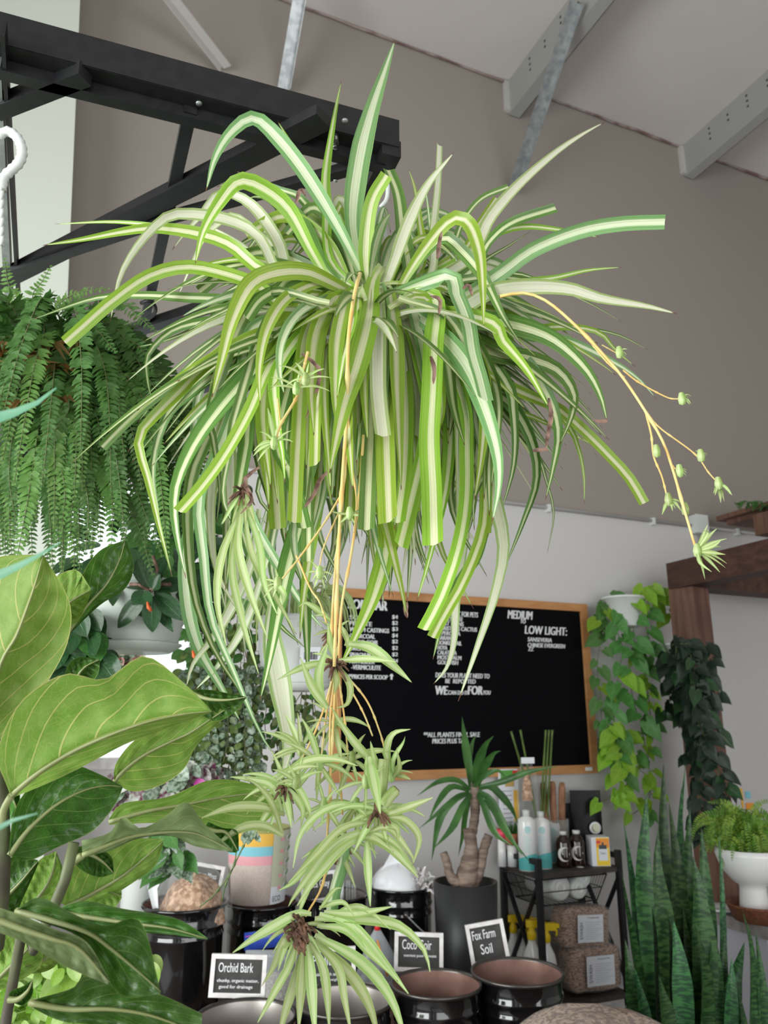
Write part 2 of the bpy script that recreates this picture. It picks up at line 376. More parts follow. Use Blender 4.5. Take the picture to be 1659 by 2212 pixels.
M['wicker'] = pm('wicker', (.24, .085, .04), .6, col2=(.12, .04, .02), scale=80, stretch=(1, 1, 3), bstr=.8)
M['stone_top'] = pm('grey_tabletop', (.22, .20, .19), .35, col2=(.3, .28, .27), scale=20)
M['cloth_grey'] = pm('pale_table_side', (.48, .47, .52), .6)
M['lime_fern'] = pm('lime_fern_leaf', (.12, .30, .03), .5, col2=(.26, .42, .05), scale=18, trans=.35)
M['floor'] = pm('concrete_floor', (.28, .27, .26), .5, col2=(.34, .33, .31), scale=3)
M['bamboo'] = pm('green_bamboo', (.07, .12, .02), .4, col2=(.12, .18, .04), scale=12)
M['orange'] = pm('orange_print', (.85, .30, .03), .5)
M['green_print'] = pm('green_print', (.10, .32, .06), .5)
M['tan_print'] = pm('tan_print', (.50, .33, .12), .5)
M['sage_print'] = pm('sage_sticker', (.55, .57, .42), .5)
M['flower'] = pm('orange_flower', (.75, .16, .04), .5, trans=.3)
M['yellow_old'] = pm('yellowing_leaf', (.55, .35, .05), .5, trans=.4)
M['cable'] = pm('conduit_paint', (.42, .41, .40), .45)
M['glasspane'] = film('window_glass', (.8, .85, .85), .02, .02, .15)

# ------------------------------------------------------------------ text
_tc = {}
def textmesh(s):
    if s not in _tc:
        cu = bpy.data.curves.new('t', 'FONT'); cu.body = s; cu.resolution_u = 3
        ob = bpy.data.objects.new('t', cu); COL.objects.link(ob)
        me = bpy.data.meshes.new_from_object(ob.evaluated_get(bpy.context.evaluated_depsgraph_get()))
        vs = [v.co.copy() for v in me.vertices]; fs = [tuple(p.vertices) for p in me.polygons]
        x0 = min(v.x for v in vs); x1 = max(v.x for v in vs); y0 = min(v.y for v in vs); y1 = max(v.y for v in vs)
        _tc[s] = ([((v.x-x0)/(x1-x0), (v.y-y0)/(y1-y0)) for v in vs], fs)
        bpy.data.objects.remove(ob); bpy.data.curves.remove(cu); bpy.data.meshes.remove(me)
    return _tc[s]
def text(mb, s, o, ax, ay, mi=0, bold=0.0):
    """writes s in the parallelogram o, ax (width vector), ay (height vector)"""
    vs, fs = textmesh(s); n = ax.cross(ay).normalized()
    offs = [V((0, 0, 0))] if not bold else [ax.normalized()*bold*k for k in (-1, 0, 1)]
    for i, d in enumerate(offs):
        mb.add([o + d + ax*x + ay*y + n*(.0001*i) for x, y in vs], fs, None, mi, False)
    return mb
# ------------------------------------------------------------------ the room
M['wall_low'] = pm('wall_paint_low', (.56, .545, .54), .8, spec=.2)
M['wall_up'] = pm('wall_high_dimmed', (.30, .266, .238), .85, spec=.15)  # greige above the conduit, with the dim light up high put into it
M['ceil'] = pm('ceiling_liner', (.58, .54, .52), .8, spec=.15, scale=1.2, bstr=.4, bdist=.05)
def sof(p): return (V(p)-W0).dot(WD)
def rbox(mb, s0, s1, t0, t1, z0, z1, mi=0): return mb.box(RP((s0+s1)/2, (t0+t1)/2, (z0+z1)/2), (s1-s0, t1-t0, z1-z0), RZ, mi)
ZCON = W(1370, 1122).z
wx0, wx1 = sof(W(-420, 1300)), sof(W(446, 1300)); wz0, wz1 = W(400, 1660).z, W(400, 1035).z
mb = MB()
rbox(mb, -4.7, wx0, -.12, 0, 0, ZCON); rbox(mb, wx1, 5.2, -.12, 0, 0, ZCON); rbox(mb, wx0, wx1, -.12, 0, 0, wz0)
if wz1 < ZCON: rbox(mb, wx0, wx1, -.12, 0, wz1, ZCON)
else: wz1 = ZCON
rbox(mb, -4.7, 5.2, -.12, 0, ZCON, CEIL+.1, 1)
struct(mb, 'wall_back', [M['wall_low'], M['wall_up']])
mb = MB(); rbox(mb, -4.7, -4.6, 0, 8.1, 0, .7); rbox(mb, -4.7, -4.6, 0, 8.1, 3.1, CEIL); rbox(mb, -4.7, -4.6, 0, 1.2, .7, 3.1); rbox(mb, -4.7, -4.6, 5.3, 8.1, .7, 3.1)
struct(mb, 'wall_left', M['wall_low'])
mb = MB(); rbox(mb, 5.1, 5.2, 0, 8.1, 0, CEIL); struct(mb, 'wall_right', M['wall_low'])
mb = MB(); rbox(mb, -4.7, 5.2, 8, 8.1, 3.3, CEIL); rbox(mb, -4.7, 5.2, 8, 8.1, 0, .3); rbox(mb, 3, 5.2, 8, 8.1, .3, 3.3); rbox(mb, -4.7, -4.1, 8, 8.1, .3, 3.3)
struct(mb, 'wall_front', M['wall_low'])
mb = MB(); rbox(mb, -4.7, 5.2, -.12, 8.1, -.1, 0); struct(mb, 'floor', M['floor'])
mb = MB(); rbox(mb, -4.7, 5.2, -.12, 8.1, CEIL, CEIL+.1); struct(mb, 'ceiling', M['ceil'])
# window behind the hanging plants at the left
mb = MB()
for a, b, c, d in ((wx0, wx1, wz0, wz0+.05), (wx0, wx1, wz1-.05, wz1), (wx0, wx0+.05, wz0, wz1), (wx1-.05, wx1, wz0, wz1), ((wx0+wx1)/2-.02, (wx0+wx1)/2+.02, wz0, wz1)):
    rbox(mb, a, b, -.09, -.04, c, d)
win = struct(mb, 'window_1', M['frame_white'])
mb = MB(); rbox(mb, wx0+.04, wx1-.04, -.07, -.066, wz0+.04, wz1-.04); mb.build('pane', M['glasspane'], win)
# bright painted column, turned towards the side windows
r0, r1 = W(148, 590, .3), W(173, 0, .3); dr = (r1-r0)/(r1.z-r0.z)
a1, b1 = r0 - dr*r0.z, r0 + dr*(CEIL-r0.z); lft = -WD*.9 - WN*.26; dep = -WN*.29
mb = MB(); vs = [a1+lft, a1, b1, b1+lft, a1+lft-WN*.03, a1+dep, b1+dep, b1+lft-WN*.03]
mb.add(vs, [(0,1,2,3), (1,5,6,2), (5,4,7,6), (4,0,3,7)], smooth=False); struct(mb, 'trim_1', M['cream_wall'])
# dirty caulked seam between wall and ceiling
pts = [RP(-3.5+i*.12, .012 + .008*noise.noise(V((i*.7, 0, 0))), CEIL-.008+.012*noise.noise(V((i*.5, 3, 0)))) for i in range(72)]
mb = MB(); mb.tube(pts, [.006+.010*abs(noise.noise(V((i*.9, 7, 0)))) for i in range(72)], 6); struct(mb, 'trim_2', M['seam'])

# ceiling purlins and braces
def purlin(px, py, label, length, first_holes):
    p = W(px, py); s = sof(p); t = thing('ceiling_purlin', label, 'ceiling beam', RP(s, 0, CEIL), 0, 'steel purlins under the ceiling')
    h = .27
    mb = MB(); rbox(mb, s-.003, s+.003, .01, length, CEIL-h, CEIL); mb.build('web', M['purlin'], t)
    mb = MB(); rbox(mb, s, s+.085, .01, length, CEIL-h, CEIL-h+.004); rbox(mb, s+.081, s+.085, .01, length, CEIL-h, CEIL-h+.022); mb.build('flange', M['purlin'], t)
    mb = MB()
    for i in range(first_holes):
        for k in range(3 if i % 2 == 0 else 2):
            c = RP(s-.004, .28+i*.17, CEIL-.05-k*.045-(i % 2)*.02)
            mb.lathe([(.009, -.001), (.009, .001)], c, 8, R=Matrix.Rotation(RZ, 3, 'Z') @ Matrix.Rotation(pi/2, 3, 'Y'))
    mb.build('bolt_hole', M['hole'], t, kind='stuff')
    mb = MB(); rbox(mb, s-.035, s+.004, 0.0, .03, CEIL-h+.02, CEIL-.01); mb.build('end_bracket', M['purlin_white'], t)
    return s
s1_ = purlin(1095, 180, 'steel ceiling purlin with bolt holes crossed by a galvanised brace, nearer the middle', 5, 9)
s2_ = purlin(1472, 332, 'steel ceiling purlin at the right edge ending above the timber beam', 4, 7)
def brace(name, p, q, w, mat, label):
    t = (q-p).normalized(); mb = MB(); mb.bar(p, q, w, .004, WN); mb.bar(p+V((w/2, 0, .0)), q+V((w/2, 0, 0)), .004, w*.8, WN)
    o = mb.build(name, mat); tag(o, label, 'ceiling brace', 'diagonal roof braces'); return o
brace('roof_brace', W(1104, 415, .03), UZ(1243, 5, CEIL-.22), .075, M['galv'], 'galvanised angle brace rising to the holed purlin, right of the spider plant tips')
brace('roof_brace', W(612, 192, .03), UZ(652, -40, CEIL-.25), .07, M['galv'], 'galvanised brace against the wall above the black rack rail')
brace('roof_brace', W(478, 145, .03), UZ(325, -50, CEIL-.6), .07, M['purlin_white'], 'white painted slanting brace at the top left, behind the black rail')

# conduit, box
cz = ZCON
t = thing('wall_conduit', 'thin grey conduit running along the wall above the letter board', 'conduit', RP(0, 0, cz))
mb = MB(); mb.tube([RP(s, .02, cz) for s in (sof(W(300, 1000)), sof(W(1497, 1135)))], .011, 8); mb.tube([RP(s, .02, cz) for s in (sof(W(1520, 1135)), 5.0)], .011, 8); mb.build('pipe', M['cable'], t)
for px, py in ((1405, 1128), (1587, 1152), (1180, 1100)):
    mb = MB(); mb.box(RP(sof(W(px, py)), .018, cz-.005), (.02, .035, .045), RZ); mb.build('clip', M['white_plastic'], t)
c = W(1509, 1134, .035)
t = thing('junction_box', 'white square electrical box on the conduit with a pipe below', 'electrical box', c)
mb = MB(); mb.box(c, (.10, .06, .12), RZ); mb.build('box', M['white_plastic'], t, bevel=.004)
mb = MB(); mb.box(c+WN*.032, (.104, .006, .124), RZ); mb.build('cover', M['white_plastic'], t, bevel=.002)
mb = MB(); mb.tube([c+V((.02, 0, -.06)), c+V((.02, 0, -.20))], .012, 10); mb.build('pipe_stub', M['cable'], t)

# ------------------------------------------------------------------ letter board
q = [W(712, 1270, .02), W(1263.5, 1306, .02), W(1290.6, 1669.5, .02), W(716, 1690, .02)]
bc = (q[0]+q[1]+q[2]+q[3])/4; ax = ((q[1]-q[0])+(q[2]-q[3])).normalized(); ay = WN.cross(ax)*-1
if ay.z < 0: ay = -ay
bw = ((q[1]-q[0]).length+(q[2]-q[3]).length)/2; bh = ((q[0]-q[3]).length+(q[1]-q[2]).length)/2
bw *= .995
board = thing('letter_board', 'large black felt letter board in a light wood frame on the wall', 'letter board', bc)
RB = Matrix((ax, -WN, ay)).transposed()
mb = MB(); mb.box(bc, (bw-.02, .012, bh-.02), R=RB); mb.build('felt', M['felt'], board)
fw = .045
mb = MB()
for (x, z, w, h) in ((0, bh/2-fw/2, bw, fw), (0, -bh/2+fw/2, bw, fw), (-bw/2+fw/2, 0, fw, bh-2*fw), (bw/2-fw/2, 0, fw, bh-2*fw)):
    mb.box(bc+ax*x+ay*z+WN*.006, (w, .034, h), R=RB)
mb.build('frame', M['oak'], board, bevel=.003)
mb = MB(); mb.box(W(1272, 1661, .045), (.045, .004, .018), R=RB); mb.build('maker_tag', M['label'], board)
def blines(lines, name='lettering', off=.0275, bold=0.0):
    mb = MB()
    for (s, x0, x1, ym, h) in lines:
        o = W(x0, ym+h/2, off); o1 = W(x1, ym+h/2 + (x1-x0)*(.062-(ym-1300)*.00024), off); o2 = W(x0+h*.07, ym-h/2, off)
        text(mb, s, o, o1-o, o2-o, bold=bold)
    return mb.build(name, M['letter'], board)
blines([('SOIL BAR', 752, 836, 1304, 21)], 'heading', bold=.003)
rows = [('SOIL', '$4', 1333), ('PERLITE', '$2', 1346), ('WORM CASTINGS', '$3', 1359), ('CHARCOAL', '$4', 1373), ('COCO COIR', '$2', 1386), ('ORCHID BARK', '$2', 1400), ('SPHAGNUM', '$2', 1414), ('FERTILIZER', '$4', 1428)]
x1s = [785, 803, 840, 810, 816, 824, 800, 809]
blines([(a, 755, x1s[i], y, 9.5) for i, (a, b, y) in enumerate(rows)] + [(b, 847, 859, y, 9.5) for a, b, y in rows] + [('-VERMICULITE', 759, 822, 1441, 10), ('2', 853, 860, 1443, 9), ('**PRICES PER SCOOP', 752, 837, 1461, 10), ('I', 844, 847, 1462, 12), ('^', 841, 850, 1458, 5)], 'price_list', bold=.0012)
blines([('NON', 930, 962, 1313, 20)], 'heading', bold=.003)
it = ['MONEY TREE', 'MOST FERNS', 'CHRISTMAS CACTUS', 'PEPEROMIA', 'MARANTA', 'DONKEY TAIL', 'HOYA', 'CALATHEA', 'MOST PALM', 'GOLDFISH']
xe = [999, 1001, 1030, 994, 985, 997, 966, 986, 996, 989]
blines([('TOXIC FOR PETS', 968, 1032, 1325, 11)] + [(s, 945, xe[i], 1335+i*10.6, 9) for i, s in enumerate(it)], 'plant_list', bold=.0012)
blines([('DOES YOUR PLANT NEED TO', 941, 1057, 1458, 10.5), ('BE  REPOTTED', 962, 1027, 1471, 9.5)], 'notice', bold=.0012)
blines([('CAN DO IT', 968, 1010, 1496, 9)], 'notice', bold=.0012); blines([('YOU', 1043, 1059, 1496, 9)], 'notice', bold=.0012)
blines([('WE', 940, 966, 1491, 19)], 'notice', bold=.003); blines([('FOR', 1011, 1042, 1491, 19)], 'notice', bold=.003)
blines([('**ALL PLANTS FINAL SALE', 915, 1036, 1587, 11), ('PRICES PLUS TAX', 934, 1008, 1601, 10.5)], 'sale_notice', bold=.0012)
blines([('MEDIUM', 1097, 1149, 1327, 18)], 'heading', bold=.0022); blines([('LOW LIGHT:', 1134, 1224, 1360, 18)], 'heading', bold=.0022)
blines([('TO', 1124, 1135, 1342, 9), ('SANSEVERIA', 1140, 1192, 1381, 9), ('CHINESE EVERGREEN', 1140, 1220, 1393, 9), ('ZZ', 1141, 1152, 1402, 8)], 'plant_list', bold=.0012)

# ------------------------------------------------------------------ timber post and beams at the right
pb = W(1510, 1500, .38); hw = .155
t = thing('timber_post', 'dark brown square timber post carrying heavy beams', 'post', V((pb.x, pb.y, 0)))
zt = UZ(1510, 1300, 0).z; r = ray(1500, 1268); ztop = CAMZ + r.z*(pb.y-hw/2)/r.y
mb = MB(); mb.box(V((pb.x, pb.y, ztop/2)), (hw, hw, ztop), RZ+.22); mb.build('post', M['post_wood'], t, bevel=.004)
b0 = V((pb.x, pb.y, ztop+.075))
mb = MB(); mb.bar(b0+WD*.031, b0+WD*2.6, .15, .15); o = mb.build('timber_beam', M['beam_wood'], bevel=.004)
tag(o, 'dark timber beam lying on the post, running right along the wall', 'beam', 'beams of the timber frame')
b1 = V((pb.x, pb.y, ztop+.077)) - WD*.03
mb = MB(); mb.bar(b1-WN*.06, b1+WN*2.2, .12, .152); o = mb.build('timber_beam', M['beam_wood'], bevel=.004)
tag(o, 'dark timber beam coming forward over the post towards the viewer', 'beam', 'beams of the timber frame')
# wall shelf with a planter, top right
sp = W(1640, 1108, .32)
t = thing('wall_shelf', 'brown wooden shelf cut off by the right edge, above the timber beam', 'shelf', sp)
mb = MB(); mb.box(sp+WD*.35+UP*-.005, (1.0, .42, .03), RZ); mb.build('board', M['post_wood'], t, bevel=.003)
mb = MB(); mb.box(sp+WD*.3+UP*-.035+WN*-.02, (.8, .30, .03), RZ); mb.build('batten', M['post_wood'], t)
c = W(1672, 1125, .50)
t = thing('wooden_planter', 'reddish wood planter box hanging at the right edge under the shelf end', 'planter', c-UP*.05)
mb = MB(); mb.box(c-UP*.02, (.17, .15, .13), RZ); mb.build('box', M['post_wood'], t, bevel=.004)
mb = MB()
for k in range(26):
    p = c + UP*.05 + WD*random.uniform(-.30, .02) + WN*random.uniform(-.04, .06)
    mb.ribbon([p, p+V((random.uniform(-.03, .03), -.015, .03)), p+V((random.uniform(-.05, .05), -.03, .035))], [.012, .026, .003], V((0, -.6, .8)), mi=0)
mb.build('trailing_succulent', M['heart_green'], t)

# ------------------------------------------------------------------ trailing leaf helpers
def blade(mb, base, d, nrm, L, w, shape='ellipse', mi=0, droop=.3, fold=.2, n=7, nu=4):
    d = d.normalized(); pts, ws = [], []
    for i in range(n+1):
        q = i/n; pts.append(base + d*(L*q) - UP*(droop*L*q*q))
        if shape == 'heart': wv = [.62, .92, 1, .93, .74, .5, .24, .01][i] if n == 7 else max(0.01, sin(pi*min(1, (q*.85+.15)))**.8)
        elif shape == 'ellipse': wv = max(.03, sin(pi*(q*.94+.05))**.75)
        elif shape == 'lance': wv = max(.02, min(1, (.45+q*2.2))*(1-q)**.6)
        elif shape == 'snake': wv = max(.02, min(1, .45+q*1.3)*min(1, (1-q)*3.2)**.8)
        ws.append(max(.001, w*wv))
    mb.ribbon(pts, ws, nrm, fold, mi, nu)
    if shape == 'heart':                                   # the two lobes behind the leaf stalk
        sd = d.cross(nrm).normalized()
        for s in (-1, 1):
            mb.ribbon([base+sd*(s*w*.05)+d*(L*.05), base+sd*(s*w*.22)-d*(L*.13), base+sd*(s*w*.36)-d*(L*.02), base+sd*(s*w*.42)+d*(L*.12)], [w*.12, w*.24, w*.26, w*.1], nrm, 0, mi, 2)
def vine(parent, pts, size, gap, shape, mats, prob=(1,), stem=.0022, spread=1.0, toward=None, name='vine', rnds=0.35, aspect=.85, droop=.25, out=.03, vary=.35):
    n = max(6, int(sum((V(pts[i+1])-V(pts[i])).length for i in range(len(pts)-1))/gap)); P = spline(pts, n*2)
    mb = MB(); mb.tube(P, stem, 5, 0); toward = toward or V((0, -1, 0)); k = 0
    for i in range(1, len(P), 2):
        k += 1; s = 1 if k % 2 else -1
        d = V((s*random.uniform(.3, 1)*spread, -random.uniform(.1, .7), -random.uniform(.2, 1.1))).normalized()
        nrm = (toward + V((random.uniform(-1, 1), random.uniform(-.3, .3), random.uniform(-.2, .8)))*rnds*1.4).normalized()
        sz = size*random.uniform(1-vary, 1+vary*.7); b = P[i] + V((s*out*random.uniform(.2, 1), -out*random.uniform(.2, 1), out*random.uniform(-.3, .5)))
        mb.tube([P[i], b], stem*.6, 4, 0, False)
        mi = 1 + random.choices(range(len(mats)-1), prob)[0]
        blade(mb, b, d, nrm, sz, sz*aspect, shape, mi, droop)
    return mb.build(name, mats, parent)

# two trailing plants on the wall right of the board
def wallpot(parent, px, py, Yo, r, h):
    c = W(px, py, Yo)
    mb = MB(); mb.lathe([(r*.72, -h), (r*.76, -h+.004), (r, 0), (r*1.06, 0), (r*1.06, -.012), (r*.99, -.012)], c, 28); mb.build('pot', M['white_plastic'], parent)
    mb = MB(); mb.lathe([(0, -.012), (r*.96, -.012)], c, 20); mb.build('soil', M['soil'], parent)
    return c
c = W(1345, 1300, .16)
t = thing('trailing_philodendron', 'long trailing plant with bright green heart leaves in white wall pot, right of the board', 'trailing plant', c, 0, None)
wallpot(t, 1345, 1291, .16, .115, .17)
strands = [
 ([(1320, 1290), (1305, 1300), (1302, 1330), (1306, 1370)], .13, 'g', .11),
 ([(1330, 1290), (1300, 1330), (1296, 1390), (1290, 1440), (1296, 1500), (1300, 1560), (1310, 1600)], .16, 'g', .10),
 ([(1345, 1290), (1330, 1350), (1345, 1400), (1335, 1460), (1330, 1520), (1325, 1590), (1330, 1650)], .20, 'g', .12),
 ([(1360, 1290), (1365, 1330), (1370, 1390), (1360, 1450), (1370, 1520), (1385, 1560)], .22, 'g', .11),
 ([(1385, 1280), (1400, 1300), (1395, 1350), (1405, 1400), (1395, 1460), (1400, 1500), (1405, 1560), (1400, 1640)], .2, 'm', .10),
 ([(1400, 1275), (1420, 1285), (1435, 1310), (1440, 1330)], .16, 'l', .12),
 ([(1380, 1280), (1400, 1270), (1425, 1290)], .18, 'l', .12),
 ([(1350, 1400), (1380, 1430), (1400, 1480), (1398, 1500), (1405, 1520)], .2, 'm', .10),
 ([(1325, 1560), (1335, 1600), (1340, 1650), (1355, 1690), (1340, 1720)], .2, 'l', .115),
 ([(1340, 1580), (1360, 1620), (1380, 1660), (1410, 1690), (1390, 1740), (1410, 1770)], .19, 'l', .10),
 ([(1310, 1590), (1320, 1640), (1330, 1680), (1345, 1700), (1320, 1720), (1300, 1735)], .18, 'l', .11),
 ([(1310, 1560), (1330, 1600), (1345, 1640), (1350, 1660)], .23, 'l', .125),
 ([(1385, 1560), (1395, 1620), (1405, 1680), (1400, 1730), (1365, 1760)], .17, 'l', .09),
]
for pts, off, k, sz in strands:
    pr = {'g': (5, 1), 'm': (3, 3), 'l': (1, 7)}[k]
    vine(t, [W(x, y, off) for x, y in pts], sz*.8, .052, 'heart', [M['fern_stem'], M['heart_green'], M['heart_lime']], pr)
c = W(1440, 1400, .2)
t = thing('trailing_philodendron', 'trailing plant with very dark heart leaves in front of the timber post', 'trailing plant', c)
wallpot(t, 1445, 1392, .2, .09, .13)
for pts, off in (
 ([(1450, 1395), (1470, 1390), (1480, 1440), (1475, 1500), (1485, 1560), (1490, 1600)], .42),
 ([(1470, 1390), (1500, 1400), (1520, 1440), (1515, 1500), (1510, 1560)], .62),
 ([(1480, 1390), (1520, 1400), (1530, 1470), (1545, 1520)], .64),
 ([(1440, 1400), (1450, 1440), (1445, 1490), (1450, 1540), (1430, 1545)], .34),
 ([(1460, 1395), (1465, 1450), (1495, 1500), (1490, 1560), (1500, 1620), (1480, 1640)], .5),
 ([(1490, 1400), (1500, 1450), (1500, 1520), (1520, 1590), (1540, 1580)], .64),
 ([(1500, 1560), (1505, 1620), (1512, 1680), (1508, 1740), (1515, 1800)], .55),
 ([(1455, 1400), (1440, 1430), (1460, 1480), (1475, 1540), (1500, 1590)], .4),
 ([(1495, 1400), (1480, 1420), (1505, 1470), (1525, 1530), (1520, 1560)], .6),
 ([(1510, 1600), (1540, 1640), (1560, 1680), (1575, 1720)], .62)):
    for j in range(2):
        vine(t, [W(x+random.uniform(-8, 8)*j, y+random.uniform(-8, 8)*j, off) for x, y in pts], .07, .038, 'heart', [M['fern_stem'], M['heart_dark'], M['gloss_dark']], (5, 1))
# ------------------------------------------------------------------ benches, pails, black pot
def wtable(name, label, s0, s1, t0, t1, z, th, mat, legs=True, legh=None):
    c = RP((s0+s1)/2, (t0+t1)/2, 0); t = thing(name, label, 'table', c)
    mb = MB(); rbox(mb, s0, s1, t0, t1, z-th, z); mb.build('tabletop', mat, t, bevel=.003)
    for a in (s0+.05, s1-.05):
        for b in (t0+.05, t1-.05):
            mb = MB(); rbox(mb, a-.025, a+.025, b-.025, b+.025, 0, z-th); mb.build('leg', M['black_steel'], t)
    return t
def st(p): d = V(p)-W0; return d.dot(WD), d.dot(WN)
BZ, FZ = .45, .385
wtable('plant_bench', 'low wooden bench carrying the back row of black pails', -1.9, .02, .06, .98, BZ, .04, M['table_wood'])
wtable('plant_bench', 'low wooden bench carrying the front row of open pails', -1.7, -.1, 1.0, 1.56, FZ, .04, M['table_wood'])
def pail(px, py, Y, wpx, base, label, inside='rust', lid=False, handle=False, ear=1.0):
    c = U(px, py, Y); R_ = wpx/2*mpp(px, py, Y); z0 = base; h = c.z-z0; c0 = V((c.x, c.y, z0))
    t = thing('metal_pail', label, 'pail', c0, 0, 'black metal pails on the benches')
    r = R_*.96
    prof = [(0, 0), (r*.90, 0), (r*.92, .01), (r*.95, h*.45), (r*.955, h*.70), (r*.975, h*.715), (r*.975, h*.73), (r*.955, h*.745), (r*.955, h*.80), (r*.99, h*.82), (r*.99, h*.84), (r*.96, h*.86), (r*.975, h-.012), (r*1.0, h-.004)]
    mb = MB(); mb.lathe(prof, c0, 48, closed=True); mb.build('body', M['black_gloss'], t)
    mb = MB(); mb.lathe([(r*.975, h-.004), (r*.945, h-.02), (r*.925, h*.8), (r*.92, h*.5), (r*.87, .012), (0, .012)], c0, 48, closed=True); mb.build('inside', M[inside], t)
    mb = MB(); mb.lathe([(r*.975, h-.006), (r*1.02, h-.008), (r*1.035, h-.001), (r*1.02, h+.005), (r*.985, h+.003), (r*.975, h-.006)], c0, 48, closed=True); mb.build('rim', M['black_gloss' if lid else 'rim'], t)
    if handle:
        a = .15
        e = c0 + V((cos(-pi/2+a)*r, sin(-pi/2+a)*r, h*.76)); mb = MB(); mb.lathe([(0, .016), (.010, .014), (.014, .004), (.016, 0)], e, 14, R=V((cos(-pi/2+a), sin(-pi/2+a), 0)).to_track_quat('Z', 'Y').to_matrix()); mb.build('handle_ear', M['rim'], t)
        mb = MB(); mb.tube(spline([e+V((0, -.012, 0)), e+V((.07, -.02, -.06)), e+V((.16, .03, -.12)), e+V((.22, .14, -.10))], 14), .0035, 6); mb.build('handle', M['galv'], t)
    return t, c, r
P1 = pail(399, 1950, 3.02, 184, .52, 'black pail holding a clear bag of wood shavings, left end of the back row', lid=True)
P2 = pail(566, 1948, 3.36, 156, BZ, 'black pail with the striped pot standing on it', lid=True)
P3 = pail(720, 1932, 3.46, 152, BZ, 'black pail holding the Leca Clay sign', lid=True, inside='steel_inside')
P4 = pail(866, 1913, 3.62, 142, BZ, 'black pail with wire handle, holding a crumpled white bag', lid=True, handle=True)
Q1 = pail(530, 2196, 2.48, 222, FZ, 'open pail with pale steel inside below the Orchid Bark sign', 'steel_inside')
Q2 = pail(742, 2160, 2.56, 216, FZ, 'open pail with pale steel inside below the Perlite sign', 'steel_inside')
Q3 = pail(942, 2124, 2.66, 200, FZ, 'open pail with rusty inside and scraped paint below the Coco Coir sign')
Q4 = pail(1117, 2099, 2.74, 202, FZ, 'open pail with rusty inside below the tilted chalk sign, rightmost pail')
o = thing('bench_riser', 'low black riser under the leftmost back pail', 'riser', V((P1[1].x, P1[1].y, BZ)))
mb = MB(); mb.box(V((P1[1].x, P1[1].y, BZ+.035)), (.34, .34, .07), RZ); mb.build('block', M['black_matte'], o)

# yucca in a black pot
c = U(1005, 1903, 3.45); r = 69*mpp(1005, 1903, 3.45); c0 = V((c.x, c.y, BZ)); h = c.z-BZ
yt = thing('potted_yucca', 'yucca with cut canes and sword leaves in a matte black pot', 'potted plant', c0)
mb = MB(); mb.lathe([(0, 0), (r*.86, 0), (r*.9, .01), (r, h), (r*.93, h), (r*.90, h-.06), (0, h-.06)], c0, 48); mb.build('pot', M['black_matte'], yt, bevel=0)
mb = MB(); mb.lathe([(0, h-.05), (r*.9, h-.055)], c0, 24); mb.build('soil', M['soil'], yt)
Yc = 3.45
def cane(pts, rr, name='cane'):
    P = spline([U(x, y, Yc+d) for x, y, d in pts], 16); mb = MB(); n = len(rr); R_ = []
    for i in range(16):
        k = i/15*(n-1); a = int(min(k, n-2)); R_.append((rr[a]+(rr[a+1]-rr[a])*(k-a))*(1+.06*sin(i*2.1)))
    mb.tube(P, R_, 12); mb.build(name, M['cane'], yt)
cane([(1005, 1915, 0), (1012, 1880, 0), (1018, 1830, 0), (1012, 1790, 0)], [.052, .042, .027, .024])
cane([(990, 1912, -.02), (972, 1890, -.02), (966, 1865, -.02), (958, 1842, -.02)], [.024, .019, .017, .016])
cane([(1020, 1912, .0), (1035, 1880, 0), (1045, 1835, 0), (1056, 1804, 0)], [.026, .022, .020, .019])
cane([(1020, 1800, .01), (1026, 1760, .01), (1026, 1720, .01), (1026, 1690, .01)], [.02, .019, .022, .020], 'green_shoot')
yl = [((1020, 1700), (1010, 1640), (1003, 1590), (998, 1548), 22), ((1024, 1700), (1032, 1650), (1048, 1610), (1066, 1590), 24), ((1030, 1700), (1045, 1660), (1065, 1630), (1082, 1622), 20), ((1015, 1700), (1012, 1650), (1022, 1600), (1034, 1585), 14),
 ((1016, 1705), (985, 1685), (945, 1690), (900, 1720), 14), ((1014, 1708), (975, 1700), (945, 1735), (925, 1775), 16), ((1015, 1712), (980, 1730), (950, 1770), (932, 1860), 20), ((1018, 1715), (1000, 1740), (975, 1790), (935, 1835), 18),
 ((1030, 1700), (1080, 1690), (1140, 1668), (1205, 1655), 16), ((1030, 1705), (1060, 1700), (1100, 1740), (1120, 1780), 20), ((1030, 1708), (1060, 1730), (1090, 1790), (1130, 1850), 22), ((1030, 1712), (1045, 1740), (1070, 1800), (1110, 1830), 18), ((1026, 1715), (1060, 1745), (1095, 1800), (1147, 1865), 12), ((1012, 1712), (990, 1720), (960, 1745), (905, 1790), 14), ((1022, 1705), (1040, 1680), (1075, 1665), (1100, 1690), 14), ((1020, 1715), (1005, 1760), (1000, 1800), (990, 1850), 14)]
for i, L in enumerate(yl):
    dd = [0, -.05, -.10, -.15] if i % 3 else [0, .03, .06, .09]
    P = spline([U(x, y, Yc+dd[k]) for k, (x, y) in enumerate(L[:4])], 12); w = L[4]*mpp(1020, 1700, Yc)*.85
    mb = MB(); mb.ribbon(P, [w*max(.02, min(1, .5+k/11*1.5)*min(1, (1-k/11)*2.2)) for k in range(12)], V((.2*sin(i), -1, .3)), .3); mb.build('leaf', M['yucca'], yt)

